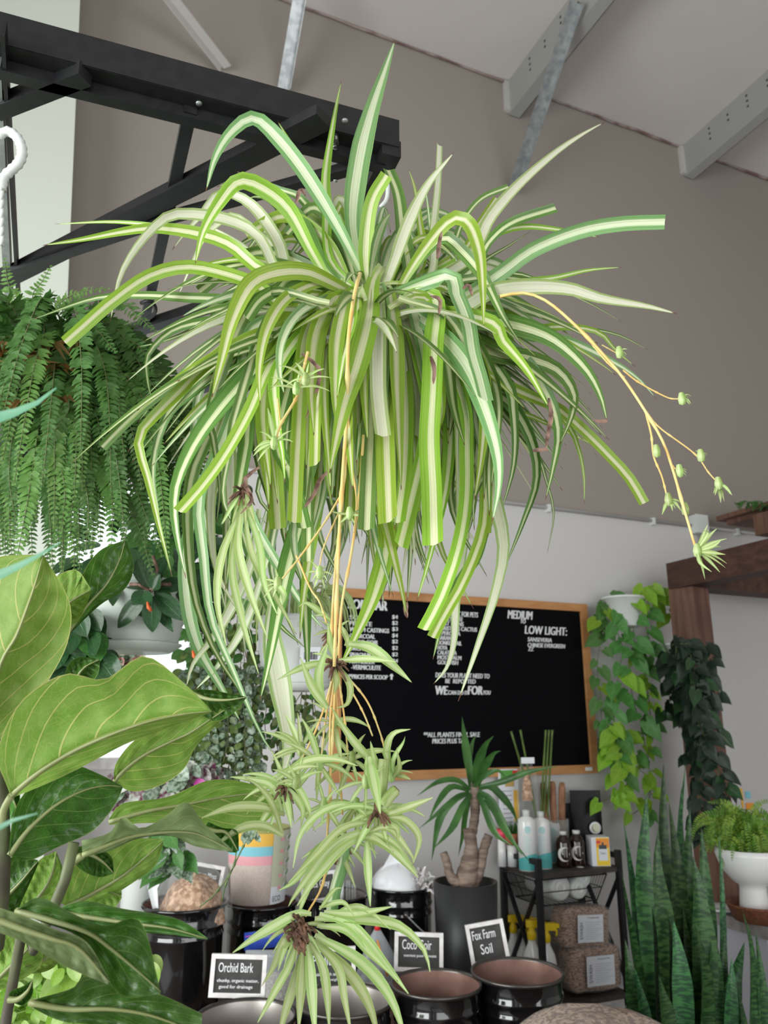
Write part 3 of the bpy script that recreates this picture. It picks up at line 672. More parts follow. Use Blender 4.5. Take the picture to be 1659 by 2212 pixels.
# ------------------------------------------------------------------ chalk signs
def sign(px0, px1, pyt, pyb, Y, lines, label, tilt=0.0, lean=.12, yaw=0.0, foot=True, zoff=0):
    c = U((px0+px1)/2, (pyt+pyb)/2, Y); k = mpp(px0, pyt, Y); w, h = (px1-px0)*k, (pyb-pyt)*k*.98
    ax = V((cos(yaw), sin(yaw), 0)); n = V((sin(yaw), -cos(yaw), lean)).normalized(); az = n.cross(ax).normalized()
    ax, az = ax*cos(tilt)+az*sin(tilt), az*cos(tilt)-ax*sin(tilt)
    R = Matrix((ax, -n, az)).transposed()
    t = thing('chalk_sign', label, 'sign', c-az*h/2)
    mb = MB(); mb.box(c, (w-.01, .006, h-.01), R=R); mb.build('slate', M['chalk_board'], t)
    mb = MB(); f = .013
    for (x, z, a, b) in ((0, h/2-f/2, w, f), (0, -h/2+f/2, w, f), (-w/2+f/2, 0, f, h-2*f), (w/2-f/2, 0, f, h-2*f)): mb.box(c+ax*x+az*z, (a, .016, b), R=R)
    mb.build('frame', M['frame_white'], t, bevel=.003)
    if lines:
        mb = MB()
        for s, x, z, tw, th in lines: text(mb, s, c+ax*(x*w)+az*(z*h)+n*.0045, ax*(tw*w), az*(th*h), bold=.0002)
        mb.build('chalk_writing', M['chalk'], t)
    if foot:
        mb = MB(); mb.box(c-az*(h/2+.008)-n*-.004, (.02, .012, .02), R=R); mb.build('clip_foot', M['white_plastic'], t)
    return t
sign(455, 575, 2066, 2149, 2.66, [('Orchid Bark', -.36, .08, .62, .22), ('chunky, organic matter,', -.37, -.17, .74, .10), ('good for drainage', -.33, -.31, .6, .10)], 'white framed chalk sign reading Orchid Bark', -.02)
sign(661, 768, 2050, 2130, 2.76, [('Perlite', -.36, .06, .45, .24), ('assists with aeration,', -.36, -.20, .7, .09), ('lightweight', -.2, -.33, .38, .08)], 'white framed chalk sign reading Perlite, behind the lowest plantlet', .03)
sign(852, 957, 2018, 2094, 2.92, [('Coco Coir', -.34, .06, .60, .25), ('nutrient poor + moist', -.3, -.15, .66, .09)], 'white framed chalk sign reading Coco Coir', -.03)
sign(1011, 1094, 1995, 2076, 2.98, [('Fox Farm', -.36, .10, .60, .22), ('Soil', -.2, -.26, .30, .24)], 'tilted white framed chalk sign leaning beside the matte black pot', .16)
sign(650, 728, 1886, 1945, 3.44, [('Leca Clay', -.30, -.08, .6, .3)], 'small chalk sign reading Leca Clay standing in a back pail', .12, foot=False)
sign(386, 478, 1868, 1960, 3.28, [('Sphagnum Moss', -.32, .16, .66, .16)], 'chalk sign behind the bag of wood shavings', -.16, foot=False)
# little vials beside the Leca sign
t = thing('glass_vial', 'clear vials standing beside the small Leca Clay sign', 'vial', U(748, 1950, 3.42))
for k, (x, y0, y1, mt) in enumerate(((738, 1895, 1948, 'white_plastic'), (752, 1902, 1950, 'glass'), (764, 1910, 1950, 'glass'))):
    mb = MB(); mb.tube([U(x, y1, 3.42), U(x, y0, 3.42)], .009, 10); mb.build('tube', M[mt], t)

# bags
def blob(mb, c, rx, ry, h, mi=0, seed=0, amp=.12, n=30, m=16, top=.35):
    prof = []
    for i in range(m+1):
        q = i/m; prof.append((max(.001, (1-q**2.2)**.5 if q > top else 1-.1*(top-q)), q*h))
    def wf(q, a, i):
        k = 1 + amp*noise.noise(V((cos(a)*2+seed, sin(a)*2, q.z*9)))
        return V((q.x*rx*k, q.y*ry*k, q.z*(1+amp*.6*noise.noise(V((cos(a)+seed, sin(a), 3))))))
    mb.lathe(prof, c, n, mi, warp=wf)
pc, pr = P1[1], P1[2]
o = thing('shavings_bag', 'clear plastic bag of tan wood shavings in the leftmost black pail', 'bag', pc-UP*.05)
mb = MB(); blob(mb, pc+V((.03, 0, -.06)), pr*.82, pr*.78, .155, seed=2, amp=.25); mb.build('shavings', M['shavings'], o)
mb = MB(); blob(mb, pc+V((.025, 0, -.06)), pr*.93, pr*.86, .20, seed=4, amp=.2); mb.build('film', M['film'], o)
mb = MB(); mb.ribbon([pc+V((-.08, -.08, 0)), pc+V((-.09, -.1, .07)), pc+V((-.06, -.08, .13))], [.02, .035, .02], V((0, -1, 0)), .5); mb.build('loose_flap', M['milky'], o)
pc, pr = P4[1], P4[2]
o = thing('white_bag', 'crumpled white plastic bag standing in the back pail beside the yucca pot', 'bag', pc-UP*.04)
mb = MB(); blob(mb, pc+V((-.01, 0, -.05)), pr*.93, pr*.85, .14, seed=8, amp=.25); mb.build('bag', M['milky'], o)
mb = MB(); top = pc+V((-.02, 0, .05))
mb.ribbon(spline([top, top+V((.0, 0, .05)), top+V((.01, .01, .10))], 8), [.17, .14, .11, .09, .07, .06, .05, .045], V((0, -1, 0)), .4); mb.build('gathered_neck', M['milky'], o)
mb = MB()
for k in range(46):
    b = pc+V((random.uniform(.04, .11), -random.uniform(.05, .10), random.uniform(-.01, .07))); d = V((random.uniform(-.3, 1), -.4, random.uniform(-.5, 1)))*random.uniform(.02, .045)
    mb.ribbon([b, b+d*.5+V((0, -.006, .01)), b+d], [.014, .010, .003], V((random.uniform(-1, 1), -1, 0)), .6, nu=2)
mb.build('shredded_edge', M['frame_white'], o)
# zip bag and cone bag behind the front pails
c = U(596, 2105, 2.92); o = thing('zip_bag', 'clear zip bag of grey perlite with a blue band, behind the Orchid Bark sign', 'bag', c-UP*.1)
A = lambda x, y, d=0: U(x, y, 2.92+d)
P = [[A(x+(y-2010)*.02, y, -.04*sin(pi*j/6)-.012*noise.noise(V((j, i, 0)))) for j, x in enumerate([530+(i*1.2), 550, 572, 595, 618, 640, 662-i])] for i, y in enumerate([2052, 2075, 2100, 2125, 2150, 2175])]
mb = MB(); mb.grid([list(r) for r in P]); mb.build('film', M['cloudy'], o, solid=.004)
mb = MB(); mb.grid([[p+V((0, .012, 0)) for p in r] for r in P[2:]]); mb.build('perlite', M['perlite'], o, solid=.03)
P = [[A(x, y-(x-528)*.12, -.02*sin(pi*j/5)) for j, x in enumerate([528, 555, 582, 609, 636, 662])] for y in (2015, 2034, 2054)]
mb = MB(); mb.grid(P); mb.build('blue_band', M['blue_zip'], o, solid=.003)
mb = MB(); mb.tube([A(x, 2024-(x-528)*.12, -.024-.012*sin(pi*(x-528)/134)) for x in range(530, 661, 13)], .0022, 5); mb.build('zip_line', M['purple_zip'], o)
c = U(815, 2095, 2.98); o = thing('cone_bag', 'cone shaped clear bag with a red twist tip between the chalk signs', 'bag', c-UP*.1)
mb = MB(); mb.lathe([(.085, -.09), (.08, -.02), (.06, .04), (.028, .10), (.006, .135)], c, 20, closed=True, warp=lambda q, a, i: V((q.x*(1+.1*sin(3*a+i)), q.y*.7, q.z))); mb.build('film', M['cloudy'], o)
mb = MB(); mb.lathe([(.075, -.09), (.07, -.03), (.03, -.0), (.001, .01)], c, 16, closed=True); mb.build('filling', M['perlite'], o)
mb = MB(); mb.tube([c+UP*.125, c+UP*.148], [.012, .006], 8); mb.build('twist_tip', M['red'], o)
mb = MB(); mb.tube([c+V((.0, -.03, .10)), c+V((.025, -.06, .03)), c+V((.035, -.07, 0))], .003, 6); mb.build('orange_tie', M['orange'], o)

# striped pot on the second pail
pc = P2[1]; Yp = pc.y; k = mpp(560, 1850, Yp); r1 = 66*k; zb = pc.z+.004; zt = U(560, 1785, Yp).z; h = zt-zb
o = thing('striped_pot', 'speckled beige pot with pink, blue and mustard stripes and a packaging sleeve', 'plant pot', V((pc.x, pc.y, zb)))
c0 = V((U(556, 1900, Yp).x, pc.y, zb)); Hs = lambda y: (U(560, y, Yp-.1).z-zb)
ys = [1945, 1868, 1850, 1829, 1800, 1788]; zz = [0]+[Hs(1869), Hs(1849), Hs(1828), Hs(1800), h]
rr = lambda z: r1*(.88+.14*z/h); mats = ['beige_pot', 'pink', 'sky_blue', 'mustard', 'olive']
mb = MB()
for i in range(5): mb.lathe([(rr(zz[i])*(.9 if i == 0 else 1), zz[i]), (rr(zz[i]+.004), zz[i]+.004), (rr(zz[i+1]), zz[i+1])], c0, 40, mi=i, closed=True)
mb.lathe([(0, .002), (rr(0)*.9, .002)], c0, 24, 0); mb.lathe([(rr(h), h), (rr(h)*.92, h), (rr(h)*.8, h*.4)], c0, 40, mi=4, closed=True)
mb.build('pot', [M[x] for x in mats], o)
mb = MB(); a0 = -.95
def sl(a, z, e=.003): return c0 + V((cos(a)*(rr(z)+e), sin(a)*(rr(z)+e), z))
for z0, z1, mt in ((0.004, h*.24, 0), (h*.24, h*.98, 1)):
    mb.grid([[sl(a0+.085*j, z0+(z1-z0)*i/3) for j in range(12)] for i in range(4)], mi=mt)
mb.build('paper_sleeve', [M['label'], M['sage_print']], o)
mb = MB()
for j in range(5):
    zc = h*(.22+.16*j)
    mb.grid([[sl(a0+.5+.07*q, zc+.022*(i-.5)+.004*sin(q), .006) for q in range(6)] for i in range(2)], mi=0)
    mb.grid([[sl(a0+.28+.05*q, zc+.012*(i-.5), .005) for q in range(4)] for i in range(2)], mi=1)
    mb.grid([[sl(a0+.6+.05*q, zc+.010*(i-.4)+.003*q, .009) for q in range(5)] for i in range(2)], mi=2)
text(mb, 'ECO', sl(a0+.08, .014, .007), sl(a0+.42, .014, .007)-sl(a0+.08, .014, .007), UP*.02, 3)
mb.build('printed_picture', [M['frame_white'], M['pink'], M['green_print'], M['ink']], o)

# ------------------------------------------------------------------ black rack with bottles
YF = 3.98
fl, fr = U(1163, 1880, YF), None
sfl = st(fl); zt1 = fl.z
pr_ = ray(1343, 1870)
def on_t(px, py, t):
    r = ray(px, py); C = V((0, 0, CAMZ)); k = ((W0+WN*t)-C).dot(WN)/r.dot(WN); return C+r*k
tf = sfl[1]; frp = on_t(1345, 1990, tf); srr = st(frp)[0]; tb = tf-.315
s0, s1 = sfl[0], srr
def zat(px, py, s, t):
    r = ray(px, py); p = RP(s, t); return CAMZ + r.z*(sqrt(p.x**2+p.y**2)/sqrt(r.x**2+r.y**2))
ztop = zat(1165, 1888, s0, tf); zlow = zat(1215, 2168, s0+.1, tf); zhead = zat(1160, 1855, s0, tf)
rk = thing('metal_rack', 'black metal rack with crossed side braces and dark shelves by the snake plant', 'shelf rack', RP((s0+s1)/2, (tf+tb)/2, 0))
for (s, t_, top) in ((s0, tf, zhead), (s1, tf, zhead+.01), (s0, tb, zhead), (s1, tb, zhead)):
    mb = MB(); rbox(mb, s-.013, s+.013, t_-.013, t_+.013, 0, top); mb.build('post', M['black_steel'], rk, bevel=.002)
for s in (s0, s1):
    mb = MB(); rbox(mb, s-.012, s+.012, tb, tf, zhead-.028, zhead-.004); mb.build('side_rail', M['black_steel'], rk)
for z in (ztop, zlow):
    mb = MB(); rbox(mb, s0-.01, s1+.01, tb-.01, tf+.005, z-.022, z); mb.build('shelf', M['shelf_board'], rk, bevel=.002)
for s in (s0, s1):
    for (ta, za, tb_, zb_) in ((tf, ztop-.04, tb, zlow+.05), (tb, ztop-.04, tf, zlow+.05)):
        mb = MB(); mb.bar(RP(s, ta, za), RP(s, tb_, zb_), .01, .022, WD); mb.build('cross_brace', M['black_steel'], rk)
mb = MB(); mb.bar(RP(s0, tb, ztop-.3), RP(s1, tb, ztop-.3), .02, .02); mb.build('back_rail', M['black_steel'], rk)
# round bottles
def lat(name, label, cat, px, pyb, t_, prof, parts, group=None, z=None, n=28):
    """prof parts: list of (part name, [(r, z) ...], material) in metres from the base"""
    p = on_t(px, pyb, t_); c = V((p.x, p.y, z if z is not None else p.z)); o = thing(name, label, cat, c, 0, group)
    for nm, pf, mt in parts:
        mb = MB(); mb.lathe(pf, c, n, closed=False); mb.build(nm, M[mt], o)
    return o, c
kz = mpp(1190, 1850, YF)
def lotion(px, t_, hpx, label):
    h = hpx*kz; r = 20.5*kz
    o, c = lat('lotion_bottle', label, 'bottle', px, 1880, t_, None, [('body', [(0, 0), (r, 0), (r, h*.80), (r*.9, h*.845), (r*.36, h*.89), (r*.36, h*.90)], 'white_gloss'), ('cap', [(r*.38, h*.885), (r*.40, h*.995), (0, h)], 'white_plastic')], 'white lotion bottles on the rack', z=ztop)
    mb = MB(); mb.lathe([(r+.0006, h*.02), (r+.0006, h*.24)], c, 28, closed=True, warp=lambda q, a, i: V((q.x, q.y, q.z+(.012*sin(a*1.5) if i else 0)))); mb.build('label_band', M['teal_print'], o)
    mb = MB(); av = -pi/2-.1
    def cyl(a, z): return c+V((cos(a)*(r+.001), sin(a)*(r+.001), z))
    mb.grid([[cyl(av+.35*cos(b)*rr_, h*.68+.018*sin(b)*rr_) for b in [2*pi*j/16 for j in range(17)]] for rr_ in (.05, 1)], 0)
    for i in range(9):
        zz_ = h*(.57-.032*i); mb.grid([[cyl(av-.45+.9*j/6*(.7+.3*((i*7) % 3)/2), zz_+q*.003) for j in range(7)] for q in (0, 1)], 0)
    mb.build('label_print', M['teal_pale'], o)
lotion(1142, tf-.10, 125, 'white lotion bottle with teal label, leftmost and half behind the rack corner')
lotion(1173, tf-.12, 119, 'white lotion bottle with teal label, middle one beside the rack post')
lotion(1197, tf-.24, 100, 'white lotion bottle with teal label, peeking out behind on the right')
for px, dt, lb in ((1220, .07, 'left amber bottle with a crescent moon label'), (1249, .07, 'right amber bottle with a crescent moon label')):
    h = 75*kz; r = 16.5*kz
    o, c = lat('amber_bottle', lb, 'bottle', px, 1876, tf-dt-.03, None, [('body', [(0, 0), (r, 0), (r*1.02, .01), (r*1.02, h*.68), (r*.8, h*.80), (r*.4, h*.88), (r*.4, h*.93)], 'amber'), ('cap', [(r*.5, h*.90), (r*.52, h), (0, h)], 'white_plastic')], 'amber bottles on the rack', z=ztop)
    def cyl(a, z, e=.0012): return c+V((cos(a)*(r*1.02+e), sin(a)*(r*1.02+e), z))
    mb = MB(); R0 = h*.20; zc = h*.38; av = -pi/2-.15; rws = [[], []]
    for j in range(19):
        b = pi*.28 + pi*1.44*j/18
        th_ = .35*sin(pi*j/18)
        for q, row in enumerate(rws):
            rad = R0*(1-th_*q); row.append(cyl(av+(cos(b)*rad+ (q*th_*R0*.3))/r, zc+sin(b)*rad))
    mb.grid(rws); a0_ = cyl(av-.25, zc-.004, .002); text(mb, 'MOON', a0_, cyl(av+.75, zc-.004, .002)-a0_, UP*.010)
    mb.build('moon_label', M['frame_white'], o)
# boxed cactus fertiliser
p = on_t(1275, 1872, tf-.10); h = 61*kz; c = V((p.x+.045, p.y, ztop+h/2)); o = thing('fertilizer_box', 'white carton with a yellow and orange printed side on the rack', 'box', c-UP*h/2, RZ-.35)
R = Matrix.Rotation(RZ-.35, 3, 'Z'); w_, d_ = .085, .058
mb = MB(); mb.box(c, (d_*1.6, w_, h), R=R); mb.build('carton', M['label'], o, bevel=.001)
e1, e2 = R @ V((1, 0, 0)), R @ V((0, -1, 0)); fr_ = c + e2*(w_/2+.0008)
def pq(mb, cx, cz_, w, hh, mi, e=0): a = fr_+e1*cx+UP*cz_+e2*e; mb.quad(a-e1*w/2-UP*hh/2, a+e1*w/2-UP*hh/2, a+e1*w/2+UP*hh/2, a-e1*w/2+UP*hh/2, mi)
mb = MB(); W_ = d_*1.6
pq(mb, W_*.12, 0, W_*.72, h*.96, 0); pq(mb, W_*.12, h*.30, W_*.72, h*.30, 1, .0004); pq(mb, -.01, h*.33, .02, .012, 2, .0008); pq(mb, W_*.12, -h*.14, W_*.5, h*.5, 3, .0012); pq(mb, W_*.12, h*.16, W_*.42, h*.14, 4, .0016); pq(mb, W_*.12, h*.27, .010, .014, 4, .0016); pq(mb, W_*.12, -h*.36, W_*.5, h*.10, 0, .0016)
text(mb, 'Cactus', fr_-e1*.004-UP*.012+e2*.002, e1*.026, UP*.011, 4)
mb.build('print', [M['yellow'], M['orange'], M['red'], M['label'], M['ink']], o)
# foil pouches
def pouch(px0, px1, pyt, t_, label, stick=True):
    a = on_t((px0+px1)/2, 1875, t_); zb = ztop; zt = CAMZ; k = (a-V((0, 0, CAMZ))).length
    r = ray((px0+px1)/2, pyt); zt = CAMZ + r.z*a.y/r.y; w = (px1-px0)*mpp(px0, 1800, a.y); H = zt-zb
    o = thing('coffee_pouch', label, 'pouch', V((a.x, a.y, zb)))
    P = [[V((a.x+w*(j/8-.5), a.y, zb+H*i/10)) + V((0, 0, 0)) for j in range(9)] for i in range(11)]
    mb = MB()
    for sgn in (-1, 1):
        G = [[P[i][j] + V((0, sgn*.035*(1-(i/10)**1.5)*sin(pi*j/8)**.6 + .003*noise.noise(V((i*.8, j*.8, sgn))), 0)) for j in range(9)] for i in range(11)]
        mb.grid(G)
    mb.build('pouch', M['pouch'], o)
    if stick:
        cc = V((a.x+w*.20, a.y-.043, zb+H*.47)); Rm = Matrix.Rotation(pi/2, 3, 'X')
        mb = MB(); mb.lathe([(0, .001), (.0295, .001), (.030, 0)], cc, 28, 0, R=Rm); mb.lathe([(0, .0018), (.022, .0018)], cc, 24, 1, R=Rm)
        mb.grid([[cc+V(((.018-.004*q*sin(pi*j/10))*cos(2.2+pi*.9*j/10), -.003, (.018-.004*q*sin(pi*j/10))*sin(2.2+pi*.9*j/10))) for j in range(11)] for q in (0, 1)], 2)
        mb.build('round_sticker', [M['tan_print'] if 0 else M['label'], M['sage_print'], M['ink']], o)
pouch(1240, 1307, 1707, tf-.21, 'black foil pouch with a round pale sticker at the back of the rack')
pouch(1226, 1262, 1735, tf-.27, 'second black pouch mostly hidden behind the stickered one', False)
# vase with coir poles and bamboo canes
cv = on_t(1205, 1868, tf-.22); cv = V((cv.x, cv.y, ztop))
o = thing('glass_vase', 'clear glass vase holding the coir poles behind the bottles', 'vase', cv)
mb = MB(); mb.lathe([(0, 0), (.06, 0), (.062, .01), (.068, .21), (.065, .21), (.059, .012), (0, .012)], cv, 32); mb.build('glass', M['glass'], o)
for k, (xt, yt, xb, lb) in enumerate(((1173, 1690, 1190, 'left coir moss pole in the glass vase'), (1193, 1688, 1203, 'middle coir moss pole in the glass vase'), (1214, 1690, 1225, 'right coir moss pole in the glass vase'))):
    q0 = V((cv.x+(k-1)*.034, cv.y, ztop+.014)); q1 = U(xt, yt, cv.y); mb = MB()
    P = spline([q0, q0.lerp(q1, .5)+V((-.005, 0, 0)), q1], 26); mb.tube(P, [.0175*(1+.06*(i % 2)) if i < 24 else (.016 if i == 24 else .012) for i in range(26)], 14)
    tag(mb.build('moss_pole', M['moss_pole']), lb, 'moss pole', 'coir poles in the vase')
for k, (xt, yt, xb, yb, lb) in enumerate(((1104, 1580, 1170, 1800, 'leftmost green bamboo cane against the letter board'), (1124, 1577, 1165, 1790, 'second green bamboo cane against the letter board'), (1179, 1577, 1166, 1800, 'left cane of the right hand trio of green canes'), (1186, 1577, 1172, 1800, 'middle cane of the right hand trio of green canes'), (1193, 1577, 1180, 1800, 'right cane of the right hand trio of green canes'))):
    q1 = U(xt, yt, cv.y-.12+.006*k); q0 = U(xb, yb, cv.y-.02+.006*k); d = (q0-q1)/(q0.z-q1.z); q0 = q1 + d*(ztop+.02-q1.z) if k > 1 else q1 + d*(ztop+.01-q1.z)
    mb = MB(); P = [q0.lerp(q1, i/20) for i in range(21)]; mb.tube(P, [.0055*(1.2 if i % 5 == 0 else 1) for i in range(21)], 8)
    tag(mb.build('bamboo_cane', M['bamboo']), lb, 'cane', 'green canes')
cb = U(1142, 1770, cv.y-.10); o = thing('gift_cone', 'clear cellophane cone bag standing behind the lotion bottles', 'bag', V((cb.x, cb.y, ztop)))
zt_ = U(1150, 1640, cb.y).z
mb = MB(); mb.lathe([(.045, ztop), (.05, ztop+.10), (.05, zt_-.08), (.03, zt_-.03), (.022, zt_)], V((cb.x, cb.y, 0)), 20, closed=True, warp=lambda q, a, i: V((q.x*(1+.1*sin(4*a+i)), q.y*.6, q.z))); mb.build('film', M['film'], o)
mb = MB(); mb.box(V((cb.x+.005, cb.y-.02, zt_-.005)), (.07, .01, .03), .2); mb.build('folded_top', M['milky'], o)
mb = MB(); mb.lathe([(.03, zt_-.20), (.022, zt_-.12), (.012, zt_-.07)], V((cb.x, cb.y, 0)), 14, closed=True); mb.build('dried_flowers', M['shavings'], o)
# seed packet hanging on the wall behind, succulents, red cloth
c = W(1100, 1740, .05); k = mpp(1100, 1740, c.y); w, h = 46*k, 150*k
o = thing('seed_packet', 'white printed packet with fruit picture leaning on the wall left of the bottles', 'packet', c-UP*h/2)
RBm = Matrix.Rotation(RZ, 3, 'Z'); mb = MB(); mb.box(c, (w, .02, h), R=RBm); mb.build('packet', M['label'], o, bevel=.004)
f0 = c+WN*.0115
def fq(mb, x, z, a, b, mi, e=0): q_ = f0+WD*(x*w)+UP*(z*h)+WN*e; mb.quad(q_-WD*(a*w/2)-UP*(b*h/2), q_+WD*(a*w/2)-UP*(b*h/2), q_+WD*(a*w/2)+UP*(b*h/2), q_-WD*(a*w/2)+UP*(b*h/2), mi)
mb = MB(); fq(mb, -.1, .42, .75, .13, 0); fq(mb, .34, .43, .3, .1, 1, .0004); fq(mb, 0, .31, .5, .10, 3, .0004); fq(mb, .33, -.0, .28, .42, 2, .0004)
for i in range(9): fq(mb, -.15, .2-.06*i, .5, .012, 4, .0006)
mb.build('print', [M['green_print'], M['red'], M['mustard'], M['tan_print'], M['grey_ink']], o)
c = on_t(1108, 1862, tf-.22); c = V((c.x, c.y, ztop)); kk = mpp(1108, 1800, c.y)
o = thing('succulent_pot', 'spiky grassy succulent in a small terracotta bowl left of the bottles', 'potted plant', c)
mb = MB(); mb.lathe([(0, .10), (.03, .10), (.042, .14), (.043, .155), (.038, .155), (.036, .15), (0, .148)], c, 24); mb.build('bowl', M['terracotta'], o)
mb = MB(); mb.lathe([(0, 0), (.028, 0), (.026, .10), (0, .10)], c, 20); mb.build('stand', M['white_gloss'], o)
mb = MB()
for k_ in range(60):
    a = random.uniform(0, 2*pi); e = random.uniform(.2, 1.3); d = V((cos(a)*cos(e), sin(a)*cos(e), sin(e)))*random.uniform(.05, .09); b = c+V((cos(a)*.012, sin(a)*.012, .15))
    mb.ribbon([b, b+d*.6, b+d+V((0, 0, -.008))], [.005, .004, .0008], V((0, -1, .2)), .3, nu=2)
mb.build('spiky_leaves', M['yucca'], o)
c = on_t(1085, 1866, tf-.24); k = mpp(1085, 1800, c.y)
o = thing('red_pot', 'small bright pink plastic pot behind the yucca leaves', 'plant pot', V((c.x, c.y, ztop)))
zz_ = U(1085, 1800, c.y).z-ztop
mb = MB(); mb.lathe([(0, zz_-.025), (.018, zz_-.025), (.028, zz_+.02), (.025, zz_+.02), (.015, zz_-.02)], V((c.x, c.y, ztop)), 20); mb.build('pot', pm('pink_plastic', (.80, .06, .12), .4), o)
mb = MB(); mb.lathe([(0, 0), (.022, 0), (.018, zz_-.025), (0, zz_-.025)], V((c.x, c.y, ztop)), 20); mb.build('stand', M['white_gloss'], o)
# wire basket with rolls
zb = zat(1190, 1950, s0+.15, tf-.03)
bz0, bz1 = zat(1190, 1950, s0+.2, tf), ztop-.03
o = thing('wire_basket', 'black wire basket hung under the top rack shelf', 'basket', RP(s0+.2, tf-.1, bz0))
mb = MB()
bx0, bx1, bt0, bt1 = s0-.02, s1-.07, tb+.02, tf-.01
def bask(f, z): d = .045*(1-f); return [RP(bx0+d, bt0+d, z), RP(bx1-d*1.3, bt0+d, z), RP(bx1-d*1.3, bt1-d*.3, z), RP(bx0+d, bt1-d*.3, z)]
for f in (0, 1, .5): 
    q = bask(f, bz0+(bz1-bz0)*f)
    for i in range(4): mb.tube([q[i], q[(i+1) % 4]], .0022 if f == .5 else .0035, 6)
q0, q1 = bask(0, bz0), bask(1, bz1)
for e in (1, 3, 0):
    for j in range(15):
        u = j/14; mb.tube([q1[e].lerp(q1[(e+1) % 4], u), q0[e].lerp(q0[(e+1) % 4], u)], .0014, 4)
for u in (0, 1): mb.tube([q1[3].lerp(q1[2], u), q0[3].lerp(q0[2], u)], .0035, 6)
for j in range(12): mb.tube([q0[0].lerp(q0[1], j/11), q0[3].lerp(q0[2], j/11)], .0014, 4)
mb.build('wires', M['black_steel'], o)
def roll(px, py, r_, L, lb):
    e = on_t(px, py, tf-.04); rr_ = r_*mpp(px, py, e.y); mb = MB(); Rm = Matrix((WD, UP, WN)).transposed()
    c = V(e); c.z = max(c.z, bz0+rr_+.004)
    o = thing('plastic_bottle', lb, 'bottle', c-UP*rr_, 0, 'white bottles lying in the wire basket')
    mb.lathe([(0, -L), (rr_*.9, -L), (rr_, -L+.02), (rr_, -.02), (rr_*.93, -.006), (rr_*.80, 0), (rr_*.42, -.004), (0, -.004)], c, 28, R=Rm); mb.build('body', M['white_plastic'], o)
    mb = MB(); mb.lathe([(rr_*.25, -.003), (rr_*.30, .001), (rr_*.45, .001), (rr_*.5, -.003)], c, 20, R=Rm, closed=True); mb.build('base_ring', M['white_gloss'], o)
roll(1213, 1924, 27, .24, 'large white bottle lying left in the wire basket')
roll(1253, 1928, 22, .24, 'white bottle lying right in the wire basket')
roll(1262, 1896, 21, .24, 'white bottle lying on top in the wire basket')
# spray bottles
for k, (px, dt, sc, hy, lb) in enumerate(((1112, .30, .9, 1975, 'yellow topped spray bottle furthest back left'), (1136, .22, .95, 1980, 'yellow topped spray bottle, second from the left'), (1152, .10, 1, 1985, 'yellow topped white spray bottle just left of the rack post'), (1183, .07, 1, 1992, 'yellow topped white spray bottle just right of the rack post'))):
    p = on_t(px, 2100, tf-dt); c = V((p.x, p.y, zlow)); zt_ = U(px, hy, c.y).z; H = (zt_-zlow)
    o = thing('spray_bottle', lb, 'spray bottle', c, 0, 'yellow spray bottles on the lower shelf')
    r = .046*sc; mb = MB(); mb.lathe([(0, 0), (r, 0), (r*1.02, .01), (r, H*.45), (r*.85, H*.58), (r*.42, H*.70), (r*.4, H*.76)], c, 24, warp=lambda q, a, i: V((q.x, q.y*.75, q.z))); mb.build('body', M['white_gloss'], o)
    mb = MB(); mb.lathe([(r*.46, H*.74), (r*.5, H*.82), (r*.35, H*.86), (r*.3, H*.9)], c, 16); mb.box(c+V((.012, 0, H*.945)), (.075, .028, .032)); mb.box(c+V((.055, 0, H*.955)), (.02, .018, .018)); mb.tube(spline([c+V((.035, 0, H*.93)), c+V((.052, 0, H*.89)), c+V((.05, 0, H*.82))], 6), [.008, .008, .007, .006, .006, .005], 6); mb.build('trigger_head', M['yellow'], o, bevel=.003)
    if k == 3:
        mb = MB(); cc = c+V((.012, -r*.78, H*.3)); mb.lathe([(0, .001), (.022, .001), (.022, 0)], cc, 20, 0, R=Matrix.Rotation(pi/2, 3, 'X')); mb.build('red_label', M['red'], o)
